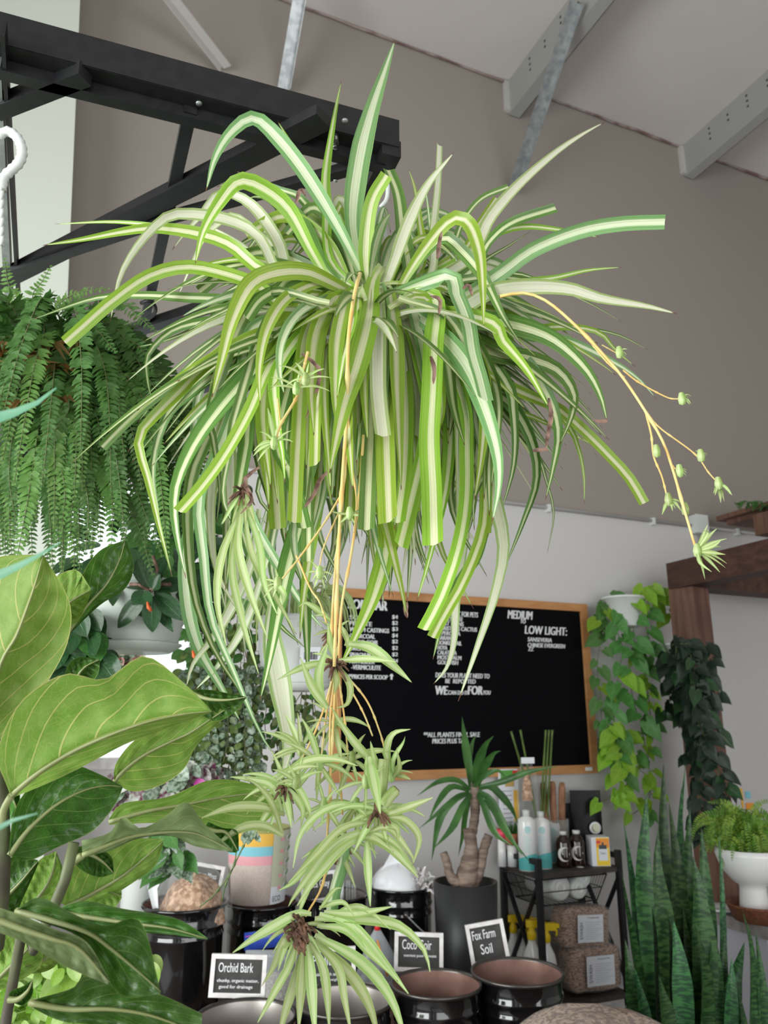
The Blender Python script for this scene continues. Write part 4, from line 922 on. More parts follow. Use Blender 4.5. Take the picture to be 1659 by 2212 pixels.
# bricks of coir in plastic
def brick(px0, px1, py0, py1, t_, z0, lb, tilt):
    a = on_t((px0+px1)/2, (py0+py1)/2, t_); k = mpp(px0, py0, a.y); w, h = (px1-px0)*k/cos(RZ)*.98, (py1-py0)*k*.97; c = V((a.x, a.y, z0+h/2))
    o = thing('coir_brick', lb, 'bag', c-UP*h/2, 0, 'plastic wrapped coir bricks on the lower shelf')
    R = Matrix.Rotation(RZ, 3, 'Z') @ Matrix.Rotation(tilt, 3, 'Y')
    def slab(mb, sx, sy, sz, amp):
        for f, g in ((V((1, 0, 0)), 0), (V((-1, 0, 0)), 0), (V((0, 1, 0)), 1), (V((0, -1, 0)), 1), (V((0, 0, 1)), 2), (V((0, 0, -1)), 2)):
            e1 = V((f.y, f.z, f.x)); e2 = f.cross(e1); G = []
            for i in range(11):
                row = []
                for j in range(11):
                    q = f + e1*(i/5-1) + e2*(j/5-1); q = q*(1/((abs(q.x)**6+abs(q.y)**6+abs(q.z)**6)**(1/6)))
                    q = V((q.x*sx/2, q.y*sy/2, q.z*sz/2)); q *= 1+amp*noise.noise(q*22+V((px0, 0, 0))); row.append(c + R @ q)
                G.append(row)
            mb.grid(G)
    mb = MB(); slab(mb, w, .11, h, .05); mb.build('coir', M['bark'], o)
    mb = MB(); slab(mb, w*1.04, .125, h*1.04, .08); mb.build('wrap', M['film'], o)
    e1, e3 = R @ V((1, 0, 0)), R @ V((0, 0, 1)); n_ = e1.cross(e3); f = c + n_*.071 + e1*w*.03
    lw, lh = w*.52, h*.66; mb = MB(); mb.box(f, (lw, .002, lh), R=R); mb.build('paper_label', M['label'], o)
    mb = MB(); g = f+n_*.0022
    text(mb, 'Orthogreen-Base', g-e1*lw*.12+e3*lh*.36, e1*lw*.46, e3*lh*.07, 0)
    for i in range(9): text(mb, 'coconut fibre substrate', g-e1*lw*.20+e3*lh*(.22-.075*i), e1*lw*(.62-.1*(i % 3)), e3*lh*.03, 1)
    text(mb, 'S/WASH', g-e1*lw*.31-e3*lh*.38, e3*lh*.6, -e1*lw*.12, 0)
    mb.build('label_print', [M['ink'], M['grey_ink']], o)
H1 = 88*mpp(1265, 2125, 4.0)*.97
brick(1210, 1340, 2057, 2145, tf-.08, zlow+.012, 'lower plastic wrapped coir brick with a white label', .03)
brick(1195, 1313, 1975, 2057, tf-.09, zlow+.012+H1+.006, 'upper plastic wrapped coir brick with a white label', .06)
for k, (px, py) in enumerate(((1308, 2175), (1335, 2178), (1352, 2182))):
    c = on_t(px, py, tf-.02+.03*k); c.z = zlow-.07; o = thing('clear_cup', ['left clear plastic cup lying below the rack shelf', 'middle clear plastic cup lying below the rack shelf', 'right clear plastic cup lying below the rack shelf'][k], 'cup', c, 0, 'clear cups under the bricks')
    d = V((.6, -.5, -.3*k)).normalized(); mb = MB(); mb.lathe([(.022, -.04), (.032, .04), (.034, .042)], c, 20, R=d.to_track_quat('Z', 'Y').to_matrix(), closed=True); mb.build('cup', M['glass'], o)
o = thing('storage_crate', 'dark crate at the bottom of the rack under the clear cups', 'crate', RP((s0+s1)/2, (tf+tb)/2, 0))
mb = MB(); rbox(mb, s0+.03, s1-.03, tb+.03, tf-.04, 0, zlow-.11); mb.build('crate', M['black_matte'], o, bevel=.01)
# bale of bark in front
c = UZ(1255, 2230, .60); o = thing('bark_bale', 'large clear bag of grey brown mulch at the bottom right', 'bag', V((c.x, c.y, 0)))
bc_ = UZ(1240, 2330, .50); top = U(1245, 2146, 2.35)
def mound(mb, e, zb):
    G = []
    for i in range(22):
        row = []
        for j in range(30):
            x, y = (j/29-.5)*2, (i/21-.5)*2
            hh = max(0, 1-abs(x)**3.2)**.55*max(0, 1-abs(y)**4)**.5; g = .5+.5*(1-abs(x+.12)**1.6)
            row.append(V((top.x+.03+x*.40*(1+e), top.y-.15+y*.25, zb+(top.z-zb)*hh*(.84+.16*g)+.012*noise.noise(V((x*5, y*5, 2)))+e*.01)))
        G.append(row)
    mb.grid(G)
mb = MB(); mound(mb, 0, .08); mb.build('mulch', M['bark'], o); mb = MB(); mound(mb, .03, .06); mb.build('film', M['film'], o)
mb = MB(); mb.box(top+V((.08, -.24, -.03)), (.09, .05, .002)); mb.build('paper_label', M['label'], o)
o = thing('bag_stool', 'low dark crate carrying the mulch bag', 'crate', V((top.x, top.y-.15, 0))); mb = MB(); mb.box(V((top.x+.03, top.y-.15, .04)), (.5, .4, .08)); mb.build('crate', M['black_matte'], o)

# ------------------------------------------------------------------ table with pedestal bowl at the right edge
tz_p = U(1620, 1985, 3.75); TZ = tz_p.z
T0 = st(tz_p)
o = thing('display_table', 'grey topped table with pale sides at the right edge', 'table', RP(T0[0]+.3, T0[1], 0))
mb = MB(); rbox(mb, T0[0]-.05, T0[0]+.95, T0[1]-.24, T0[1]+.14, TZ-.05, TZ); mb.build('tabletop', M['stone_top'], o, bevel=.004)
mb = MB(); rbox(mb, T0[0]-.02, T0[0]+.9, T0[1]-.2, T0[1]+.1, 0, TZ-.05); mb.build('side_panel', M['cloth_grey'], o)
c = U(1640, 2000, 3.72); c.z = TZ
o = thing('wicker_tray', 'round red brown wicker tray under the white bowl', 'tray', c)
mb = MB(); mb.lathe([(0, .003), (.10, .003), (.125, .06), (.13, .065), (.128, .072), (.12, .066), (.098, .010), (0, .010)], c, 40, warp=lambda q, a, i: q*(1+.01*sin(a*40))); mb.build('tray', M['wicker'], o)
cb = c+V((.0, .02, .012)); k = mpp(1630, 1900, c.y)
hb = (U(1625, 1832, cb.y).z - cb.z)
o = thing('pedestal_bowl', 'white footed ceramic bowl on the wicker tray at the right edge', 'bowl', cb)
mb = MB(); mb.lathe([(0, 0), (.068, 0), (.066, .01), (.056, hb*.4), (.058, hb*.46), (.085, hb*.52), (.125, hb*.70), (.145, hb*.92), (.14, hb), (.13, hb), (.10, hb*.7), (0, hb*.6)], cb, 44); mb.build('bowl', M['white_gloss'], o)
bf = thing('potted_fern', 'lime green fern spilling from the white pedestal bowl', 'fern', cb+UP*(hb-.02))
BFC = cb+UP*(hb-.01)
o = U(1560, 1982, 3.9); o.z = TZ; t = thing('saucer', 'flat white plate with dark rim behind the snake plant', 'plate', o)
mb = MB(); mb.lathe([(0, .002), (.06, .002), (.085, .014), (.083, .018), (.058, .006), (0, .006)], o, 32); mb.build('plate', M['white_gloss'], t)
for (px, py, w, h, mt, lb) in ((1616, 1717, 14, 14, 'sky_blue', 'small blue sticky note on the wall right of the post'), (1620, 1742, 22, 14, 'orange', 'small orange note on the wall above the lime fern'), (1603, 1724, 6, 40, 'mustard', 'narrow yellow strip beside the timber post')):
    c = W(px, py, .004); k = mpp(px, py, c.y); mb = MB(); mb.box(c, (w*k, .002, h*k), RZ); tag(mb.build('sticky_note', M[mt]), lb, 'note')
# ------------------------------------------------------------------ black steel hanging frame, top left
ZF = 2.5
hf = thing('hanging_frame', 'black steel hanging frame with crossing flat bars at the top left', 'metal frame', UZ(400, 300, ZF))
def hbar(p, q, w, h, dz=0.0, name='crossbar', mat='black_steel'):
    a, b = UZ(p[0], p[1], ZF+dz), UZ(q[0], q[1], ZF+dz); mb = MB(); mb.bar(a, b, w, h); return mb.build(name, M[mat], hf, bevel=.001)
a, b = UZ(862, 318, ZF), UZ(-90, 70, ZF); ab = (b-a).normalized(); bk = V((-ab.y, ab.x, 0)); bk = bk if bk.y > 0 else -bk
mb = MB(); mb.bar(a+UP*.028, b+UP*.028, .004, .058); mb.build('rail_web', M['black_steel'], hf)
mb = MB(); mb.bar(a+bk*.017, b+bk*.017, .034, .004); mb.build('rail_flange', M['black_steel'], hf)
mb = MB(); mb.bar(a+bk*.040-ab*-.015-UP*.012, b+bk*.040-UP*.012, .022, .022); mb.build('inner_rail', M['black_steel'], hf, bevel=.001)
hbar((700, 252), (-60, 638), .042, .020, -.012)
hbar((412, 232), (302, 742), .022, .022, -.005)
hbar((846, 318), (742, 530), .036, .034, -.004)
hbar((752, 365), (372, 468), .020, .018, -.02)
hbar((372, 468), (-20, 600), .020, .018, -.02)
hbar((-10, 236), (185, 158), .028, .026, -.01)
hbar((8, 60), (40, 640), .006, .03, -.006)
hbar((-8, 120), (20, 640), .016, .03, -.002, 'side_plate', 'galv')
hbar((170, 752), (470, 655), .030, .026, -.01)
hbar((360, 862), (650, 768), .030, .026, -.01)
hbar((372, 880), (600, 935), .024, .02, -.03)
P = [UZ(x, y, ZF-.03) for x, y in ((305, 655), (322, 650), (334, 660), (334, 676), (318, 690))]
mb = MB(); mb.tube(spline(P, 14), .005, 8); mb.build('hook_rod', M['black_steel'], hf)
for px, py in ((724, 300), (725, 372)):
    p = UZ(px, py, ZF-.01); mb = MB(); mb.tube([p+UP*.03, p-UP*.012], .007, 8); mb.tube([p-UP*.008, p-UP*.020], .004, 8); mb.build('bolt', M['black_gloss' if py < 350 else 'galv'], hf)
for px, py in ((430, 222), (745, 260), (560, 300), (150, 160)):
    p = UZ(px, py, ZF-.001); mb = MB(); mb.lathe([(0, -.004), (.005, -.003), (.006, 0)], p, 10); mb.build('screw', M['galv'], hf)

# white swivel hook and rope of the big fern
YH = 1.05
o = thing('plant_hook', 'white plastic hook and twisted cord hanging from the black frame, far left', 'hook', U(20, 330, YH))
P = spline([U(x, y, YH) for x, y in ((-4, 292), (18, 284), (38, 298), (48, 325), (42, 350), (22, 370), (8, 385), (3, 410))], 28)
mb = MB(); mb.tube(P, [.007+.0016*(i % 2) for i in range(28)], 10); mb.build('hook', M['white_plastic'], o)
mb = MB()
for s in (0, pi): mb.tube([U(3+2.5*sin(i*.8+s), 405+i*5, YH+.004*cos(i*.8+s)) for i in range(26)], .003, 6)
mb.build('cord', M['white_plastic'], o)

# ------------------------------------------------------------------ ferns
def frond(parent, P, wl, gap, mi, mats, n=None, name='frond', nrm=None, ruffle=.25, stem=.0018, aspect=.42):
    L = sum((P[i+1]-P[i]).length for i in range(len(P)-1)); n = int(L/gap); Q = spline(P, n+2); fr = frames(Q, nrm)
    mb = MB(); mb.tube(Q, [stem*(1-.7*i/(n+1)) for i in range(n+2)], 4, 0, False)
    nv = nrm or V((0, -1, .3))
    for i in range(1, n+2):
        q = i/(n+1); l = wl*min(1, .45+q*2.2)*(max(.02, 1-q)**.55) if q < 1 else wl*.1; t = fr[i][0]
        sd = t.cross(nv); sd = sd.normalized() if sd.length > .05 else fr[i][1]; nn = sd.cross(t)
        if nn.dot(nv) < 0: nn = -nn
        for s in (-1, 1):
            d = (sd*s + t*.32 + nn*random.uniform(-.35, .25) - UP*.12).normalized(); w = max(l*aspect, gap*.55); ra = random.uniform(0, 6)
            pts = [Q[i]+d*(l*k/4)+nn*(ruffle*l*.28*sin(k*1.9+ra))-UP*(.10*l*(k/4)**2)+t*(.10*l*(k/4)**2) for k in range(5)]
            mb.ribbon(pts, [w*.55, w*1.0, w*.95, w*.7, w*.12], (nn+t*(.5*sin(ra))).normalized(), .15, mi, 2)
    return mb.build(name, mats, parent)
FC = U(105, 835, 1.34)
ft = thing('boston_fern', 'large dark green Boston fern hanging at the left below the black frame', 'fern', FC)
mb = MB(); mb.lathe([(0, -.14), (.09, -.14), (.13, 0), (.125, .0), (.08, -.13), (0, -.13)], FC+V((0, .03, -.02)), 24); mb.build('basket', M['black_matte'], ft)
fm = [M['fern_stem'], M['fern'], M['fern_light']]
traced = [((110, 790, 0), (100, 700, -.05), (150, 640, -.08), (235, 622, -.1)), ((120, 800, 0), (60, 700, -.05), (20, 620, -.05), (10, 560, -.05)), ((100, 780, 0), (70, 650, 0), (90, 610, 0), (110, 575, 0)),
 ((120, 800, 0), (180, 690, -.05), (250, 650, -.08), (335, 715, -.12)), ((130, 800, 0), (200, 730, -.05), (290, 740, -.1), (330, 800, -.12)), ((140, 810, 0), (230, 770, -.05), (320, 800, -.1), (385, 880, -.1)),
 ((140, 820, 0), (250, 820, -.05), (340, 850, -.05), (415, 935, -.05)), ((150, 830, 0), (260, 870, -.08), (350, 930, -.08), (400, 1010, -.05)), ((130, 800, 0), (220, 800, -.1), (235, 880, -.18), (262, 950, -.2)),
 ((130, 820, 0), (200, 850, -.1), (270, 960, -.12), (330, 1080, -.1)), ((130, 830, 0), (230, 930, -.1), (290, 1050, -.1), (350, 1200, -.1)), ((120, 840, 0), (190, 950, -.1), (240, 1060, -.12), (240, 1200, -.1)),
 ((120, 840, 0), (160, 960, -.12), (190, 1080, -.14), (185, 1195, -.12)), ((110, 840, 0), (120, 950, -.12), (140, 1060, -.14), (130, 1150, -.12)), ((100, 840, 0), (80, 950, -.12), (60, 1080, -.14), (30, 1240, -.12)),
 ((100, 830, 0), (40, 900, -.1), (20, 1020, -.12), (35, 1130, -.12)), ((90, 830, 0), (30, 850, -.1), (-20, 900, -.12), (-50, 1000, -.12)), ((100, 820, 0), (60, 740, -.08), (10, 730, -.12), (-40, 800, -.12)),
 ((110, 810, 0), (130, 720, -.08), (190, 700, -.14), (250, 760, -.18)), ((110, 820, 0), (60, 780, -.1), (10, 800, -.16), (-10, 880, -.18)), ((120, 830, 0), (150, 880, -.16), (100, 960, -.2), (90, 1050, -.2)),
 ((140, 820, 0), (260, 840, -.02), (340, 960, 0), (370, 1100, .02)), ((150, 830, .03), (280, 900, .05), (330, 1000, .08), (390, 1160, .1)), ((120, 850, 0), (200, 1000, -.05), (290, 1120, -.05), (330, 1240, -.05)),
 ((120, 840, .05), (220, 900, .1), (300, 1000, .12), (300, 1150, .12)), ((100, 820, .05), (160, 740, .08), (230, 700, .1), (300, 700, .1))]
k = mpp(120, 850, 1.34)
for i, T in enumerate(traced):
    frond(ft, [U(x, y, 1.34+d) for x, y, d in T], k*random.uniform(36, 48), k*10.5, 2 if i in (0, 2, 8, 13, 14, 1, 11) else 1, fm)
for i in range(26):
    x1 = random.uniform(-20, 230); y1 = random.uniform(1130, 1240); dd = random.uniform(-.12, .12)
    frond(ft, [FC, U(x1*.6+40, 840, 1.34+dd*.6), U(x1, 960, 1.34+dd), U(x1+random.uniform(-15, 15), y1, 1.34+dd)], k*random.uniform(36, 48), k*9.5, 1 if random.random() < .6 else 2, fm)
for i in range(44):
    x0, y0 = random.uniform(60, 180), random.uniform(760, 860); x1 = random.uniform(20, 400); y1 = random.uniform(950, 1225) if x1 > 200 else random.uniform(900, 1180); dd = random.uniform(-.16, .1)
    frond(ft, [FC, U(x0+(x1-x0)*.4, y0-random.uniform(0, 60), 1.34+dd*.5), U(x0+(x1-x0)*.85, y0+(y1-y0)*.35, 1.34+dd), U(x1, y1, 1.34+dd)], k*random.uniform(36, 50), k*9.5, 1 if random.random() < .8 else 2, fm)
for i in range(70):
    a = random.uniform(-pi, .35) if i % 3 else random.uniform(-pi, pi); e = random.uniform(.1, 1.2); L = random.uniform(.22, .42)
    d = V((cos(a), sin(a)*.9, 0)); P = [FC+d*.03, FC+d*(L*.35)+UP*(L*.28*e), FC+d*(L*.68)+UP*(.04*e-.08), FC+d*(L*.86)-UP*(.12+.12*(1-e)+random.uniform(0, .12))]
    frond(ft, P, k*random.uniform(32, 44), k*10.5, 1 if random.random() < .8 else 2, fm)
mb = MB()
for i in range(22):
    p = FC+V((random.uniform(-.05, .12), -.12+random.uniform(-.05, .03), random.uniform(-.10, .03))); d = V((random.uniform(-1, 1), -.5, random.uniform(-.6, .4)))*.07
    for s in (-1, 1, .5, -.5): mb.ribbon([p, p+d*.5+V((s*.012, -.01, 0)), p+d+V((s*.03, 0, -.015))], [.008, .008, .001], V((0, -1, .4)), .3, nu=2)
mb.build('dead_fronds', M['fern_dead'], ft)
# lime fern in the pedestal bowl
lm = [M['fern_stem'], M['lime_fern'], M['lime_fern']]
kf = mpp(1620, 1800, 3.75)
lt = [((1625, 1835), (1590, 1790), (1560, 1790), (1530, 1800)), ((1625, 1835), (1600, 1780), (1570, 1735), (1530, 1733)), ((1625, 1835), (1580, 1800), (1550, 1820), (1510, 1800)), ((1625, 1830), (1570, 1830), (1560, 1850), (1560, 1880)), ((1630, 1835), (1600, 1830), (1605, 1860), (1615, 1885)),
 ((1630, 1835), (1620, 1770), (1640, 1735), (1670, 1730)), ((1630, 1835), (1640, 1780), (1670, 1770), (1700, 1800)), ((1630, 1835), (1645, 1820), (1655, 1860), (1655, 1890)), ((1625, 1830), (1600, 1760), (1590, 1745), (1560, 1750)), ((1630, 1830), (1630, 1800), (1640, 1830), (1640, 1850)),
 ((1625, 1830), (1590, 1820), (1580, 1850), (1580, 1870)), ((1625, 1830), (1560, 1780), (1520, 1775), (1495, 1800)), ((1628, 1830), (1610, 1790), (1600, 1770), (1600, 1750))]
for T in lt:
    dd = random.uniform(-.12, .02); frond(bf, [BFC] + [U(x, y, BFC.y+dd*(j+1)/3) for j, (x, y) in enumerate(T[1:])], kf*17, kf*4.6, 1, lm, stem=.002)
for i in range(46):
    a = random.uniform(0, 2*pi); L = random.uniform(.12, .26); d = V((cos(a), sin(a)*.6, 0)); h_ = random.uniform(.03, .17)
    frond(bf, [BFC, BFC+d*L*.4+UP*h_, BFC+d*L*.8+UP*h_*.9, BFC+d*L+UP*(h_*.4-.04)], kf*15, kf*5, 1, lm, stem=.002)

# ------------------------------------------------------------------ hanging pots behind
def hpot(name, label, cat, px0, px1, pyt, pyb, Y, mat, ridges=True, saucer=True):
    c = U((px0+px1)/2, pyt, Y); k = mpp(px0, pyt, Y); R_ = (px1-px0)/2*k; zb = U((px0+px1)/2, pyb, Y).z; h = c.z-zb; c0 = V((c.x, c.y, zb))
    t = thing(name, label, cat, c0); mb = MB()
    pr = [(0, 0), (R_*.74, 0), (R_*.78, .006)]
    for i in range(10):
        z = .01+(h*.5-.01)*i/9; pr.append((R_*(.79+.11*i/9)+(.0025 if i % 2 and ridges else 0), z))
    pr += [(R_*.97, h*.9), (R_*.98, h*.92), (R_*1.0, h*.93), (R_, h), (R_*.96, h), (R_*.9, h*.5), (0, h*.45)]
    mb.lathe(pr, c0, 44); mb.build('pot', M[mat], t)
    if saucer:
        mb = MB(); mb.lathe([(0, -.006), (R_*.68, -.008), (R_*.86, .008), (R_*.87, .012), (R_*.80, .006), (R_*.7, -.002)], c0, 60, warp=lambda q, a, i: q*(1+(.02*sin(a*24) if i in (2, 3) else 0))); mb.build('saucer', M[mat], t)
    return t, c0, R_, h
def hanger(t, c0, R_, h, top, mat='white_plastic'):
    for a in (.4, 2.5, 4.6):
        mb = MB(); mb.tube([c0+V((R_*.97*cos(a), R_*.97*sin(a), h)), top], .0022, 6); mb.build('hanger_wire', M[mat], t)
# glossy lipstick plant in pale green white basket
t, c0, R_, h = hpot('lipstick_plant', 'dark glossy leaved hanging plant in a pale greenish white basket below the fern', 'potted plant', 188, 412, 1262, 1402, 1.85, 'green_white')
hanger(t, c0, R_, h, c0+V((0, 0, .62)))
cc = c0+UP*h
cl = [((325, 1278), [(290, 1300), (262, 1340), (270, 1245), (300, 1205), (355, 1200), (370, 1300), (390, 1325), (330, 1350), (310, 1340), (345, 1240), (400, 1255), (285, 1180)])]
for (bx, by), ends in cl:
    B = U(bx, by, 1.70)
    for i, (x, y) in enumerate(ends):
        e = U(x, y, 1.68+.04*(i % 3)); mb = MB(); blade(mb, B.lerp(e, .15), e-B, V((.2*sin(i), -1, .35)), (e-B).length*.95, .042, 'ellipse', 0, .12, .25, 8); mb.build('leaf', M['gloss_dark'], t)
for i in range(44):
    a = random.uniform(pi*.75, 2.25*pi); rr_ = R_*random.uniform(.6, 1.25); b = cc+V((cos(a)*rr_, sin(a)*rr_, random.uniform(-.08, .11))); d = V((cos(a)*.8+random.uniform(-.5, .5), sin(a)*.5, random.uniform(-.9, .5)))
    mb = MB(); blade(mb, b, d, V((random.uniform(-.5, .5), -1, .5)), random.uniform(.055, .10), random.uniform(.026, .042), 'ellipse', 0, .25, .25, 8); mb.build('leaf', M['gloss_dark'], t)
mb = MB()
for s in (((325, 1278), (340, 1230), (330, 1200)), ((325, 1278), (300, 1262), (280, 1262)), ((325, 1278), (345, 1262), (370, 1262))): mb.tube([U(x, y, 1.70) for x, y in s], .004, 6)
mb.build('stem', M['dead'], t)
for (x, y) in ((318, 1300), (416, 1405)):
    p = U(x, y, 1.66); mb = MB(); mb.tube([p, p+V((.004, 0, -.012)), p+V((.010, 0, -.020))], [.002, .0045, .003], 7); mb.build('flower', M['flower'], t)
# second white basket with young spider plants
t2, c2, R2, h2 = hpot('young_spider_plant', 'small spider plant in a white hanging basket with a barcode label, behind the big one', 'potted plant', 556, 730, 1336, 1487, 2.2, 'white_plastic')
hanger(t2, c2, R2, h2, c2+V((0, 0, .75)))
mb = MB(); lc = U(670, 1420, c2.y-R2-.002); mb.box(lc, (.055, .002, .055)); mb.build('price_label', M['label'], t2)
mb = MB()
for i in range(14): mb.box(lc+V((-.016+.0026*i, -.0018, .004)), (.0006+.0008*((i*5) % 3), .001, .020))
mb.build('barcode', M['ink'], t2)
for i in range(60):
    a = random.uniform(0, 2*pi); L = random.uniform(.06, .16); d = V((cos(a), sin(a)*.8, 0)); b = c2+UP*h2+d*.02; P = spline([b, b+d*L*.45+UP*L*.6, b+d*L*.85+UP*L*.35, b+d*L-UP*L*.3], 9)
    mb = MB(); mb.ribbon(P, [.011*max(.05, 1-(q/8)**2) for q in range(9)], V((0, -1, .4)), .3, nu=4); mb.build('leaf', M['v_baby'], t2)
# trailing plants in front of the window
def curtain(name, label, cat, x0, x1, y0, y1, Y, n, size, gap, shape, mats, prob, pot=None, stem=.0012, seed=1, thick=.12, **kw):
    rs = random.Random(seed); t = thing(name, label, cat, U((x0+x1)/2, y0, Y))
    for i in range(n):
        x = x0+(x1-x0)*rs.random(); d = (rs.random()-.5)*thick; yb = y0+(y1-y0)*(rs.uniform(.55, 1))
        P = [U(x+rs.uniform(-8, 8), y0+(yb-y0)*j/4, Y+d) for j in range(5)]
        vine(t, P, size, gap, shape, mats, prob, stem, name='strand', **kw)
    return t
sm = [M['fern_stem'], M['silver_leaf'], M['olive_leaf']]
t_sh = curtain('string_of_hearts', 'silvery trailing plant with tiny round leaves above the fig leaves', 'trailing plant', 405, 560, 1440, 1720, 2.15, 34, .020, .012, 'ellipse', sm, (3, 2), seed=3, out=.012, spread=.8, aspect=.95)
curtain('string_of_hearts', 'tangle of thin olive green trailing stems below the white basket', 'trailing plant', 470, 690, 1495, 1660, 2.25, 30, .022, .022, 'ellipse', [M['fern_stem'], M['olive_leaf'], M['heart_green']], (4, 2), seed=5, out=.014)
curtain('trailing_plant', 'green trailing leaves hanging between the two white baskets', 'trailing plant', 400, 600, 1290, 1560, 2.45, 26, .034, .03, 'ellipse', [M['fern_stem'], M['heart_green'], M['olive_leaf']], (2, 2), seed=6, out=.02)
curtain('wandering_plant', 'purple and white striped trailing plant behind the fig leaves', 'trailing plant', 268, 470, 1655, 1745, 1.95, 30, .042, .022, 'ellipse', [M['fern_stem'], M['purple_leaf'], M['silver_leaf'], M['magenta']], (5, 3, 1), seed=8, out=.02)
curtain('fittonia', 'pink and white spotted foliage under the pale green basket', 'potted plant', 170, 300, 1398, 1480, 2.1, 26, .030, .018, 'ellipse', [M['fern_stem'], M['red_leaf'], M['silver_leaf']], (4, 3), seed=9, out=.02)
curtain('pothos', 'mid green leaves hanging behind the fig at the left', 'trailing plant', 110, 200, 1320, 1470, 1.75, 12, .062, .035, 'ellipse', [M['fern_stem'], M['heart_green'], M['gloss_dark']], (1, 2), seed=10, out=.03)
curtain('foliage_plant', 'dark leaves between the fern and the spider plant', 'trailing plant', 330, 500, 1040, 1330, 1.95, 16, .06, .045, 'ellipse', [M['fern_stem'], M['gloss_dark'], M['heart_green']], (3, 2), seed=12, out=.03)
curtain('windowsill_plant', 'sunlit lime green plant glowing behind the lowest fig leaves', 'potted plant', 20, 330, 2050, 2300, 1.75, 46, .036, .026, 'ellipse', [M['neon_leaf'], M['neon_leaf'], M['heart_lime']], (3, 1), seed=13, out=.03, stem=.002)
curtain('satin_vine', 'vine with pointed pale green leaves hanging beside the striped pot', 'trailing plant', 352, 430, 1790, 1895, 2.7, 4, .07, .06, 'heart', [M['fern_stem'], M['heart_green'], M['silver_leaf']], (3, 1), seed=14, out=.03, stem=.002)
t = t_sh
for pts in (((470, 1960), (432, 1975)), ((530, 1740), (512, 1805), (505, 1870), (465, 1930), (432, 1958)), ((545, 1790), (515, 1850), (488, 1910), (480, 1945))):
    if len(pts) > 2:
        P = spline([U(x, y, 1.9) for x, y in pts], 24); mb = MB(); mb.tube(P, [.0016+(.0016 if i % 6 == 0 else 0) for i in range(24)], 6); mb.build('stem', M['olive_leaf'], t)
mb = MB()
for i in range(16): p = U(542+random.uniform(-10, 12), 1790+random.uniform(-8, 16), 1.9); blade(mb, p, V((random.uniform(-1, 1), -.3, -.5)), V((0, -1, .2)), .018, .014, 'ellipse', 0)
mb.build('leaves', M['silver_leaf'], t)
# dim shelf of jars at lower left behind the fig
for k_, (px, py, r_, h_, mt, lb) in enumerate(((330, 1930, .055, .13, 'glass', 'clear glass jar of water behind the shavings bag'), (300, 1960, .05, .06, 'black_matte', 'small dark nursery pot at the far left of the bench'), (300, 1905, .06, .20, 'white_plastic', 'tall cream canister behind the jar'))):
    c = U(px, py, 3.2); zb = BZ; c0 = V((c.x, c.y, zb)); o = thing(['glass_jar', 'nursery_pot', 'canister'][k_], lb, ['jar', 'plant pot', 'canister'][k_], c0); top = c.z+h_*.6 if k_ != 1 else c.z
    mb = MB(); mb.lathe([(0, 0), (r_, 0), (r_*1.05, top-zb-.02), (r_*1.05, top-zb), (r_*.95, top-zb), (r_*.9, .01)], c0, 28); mb.build('body', M[mt], o)
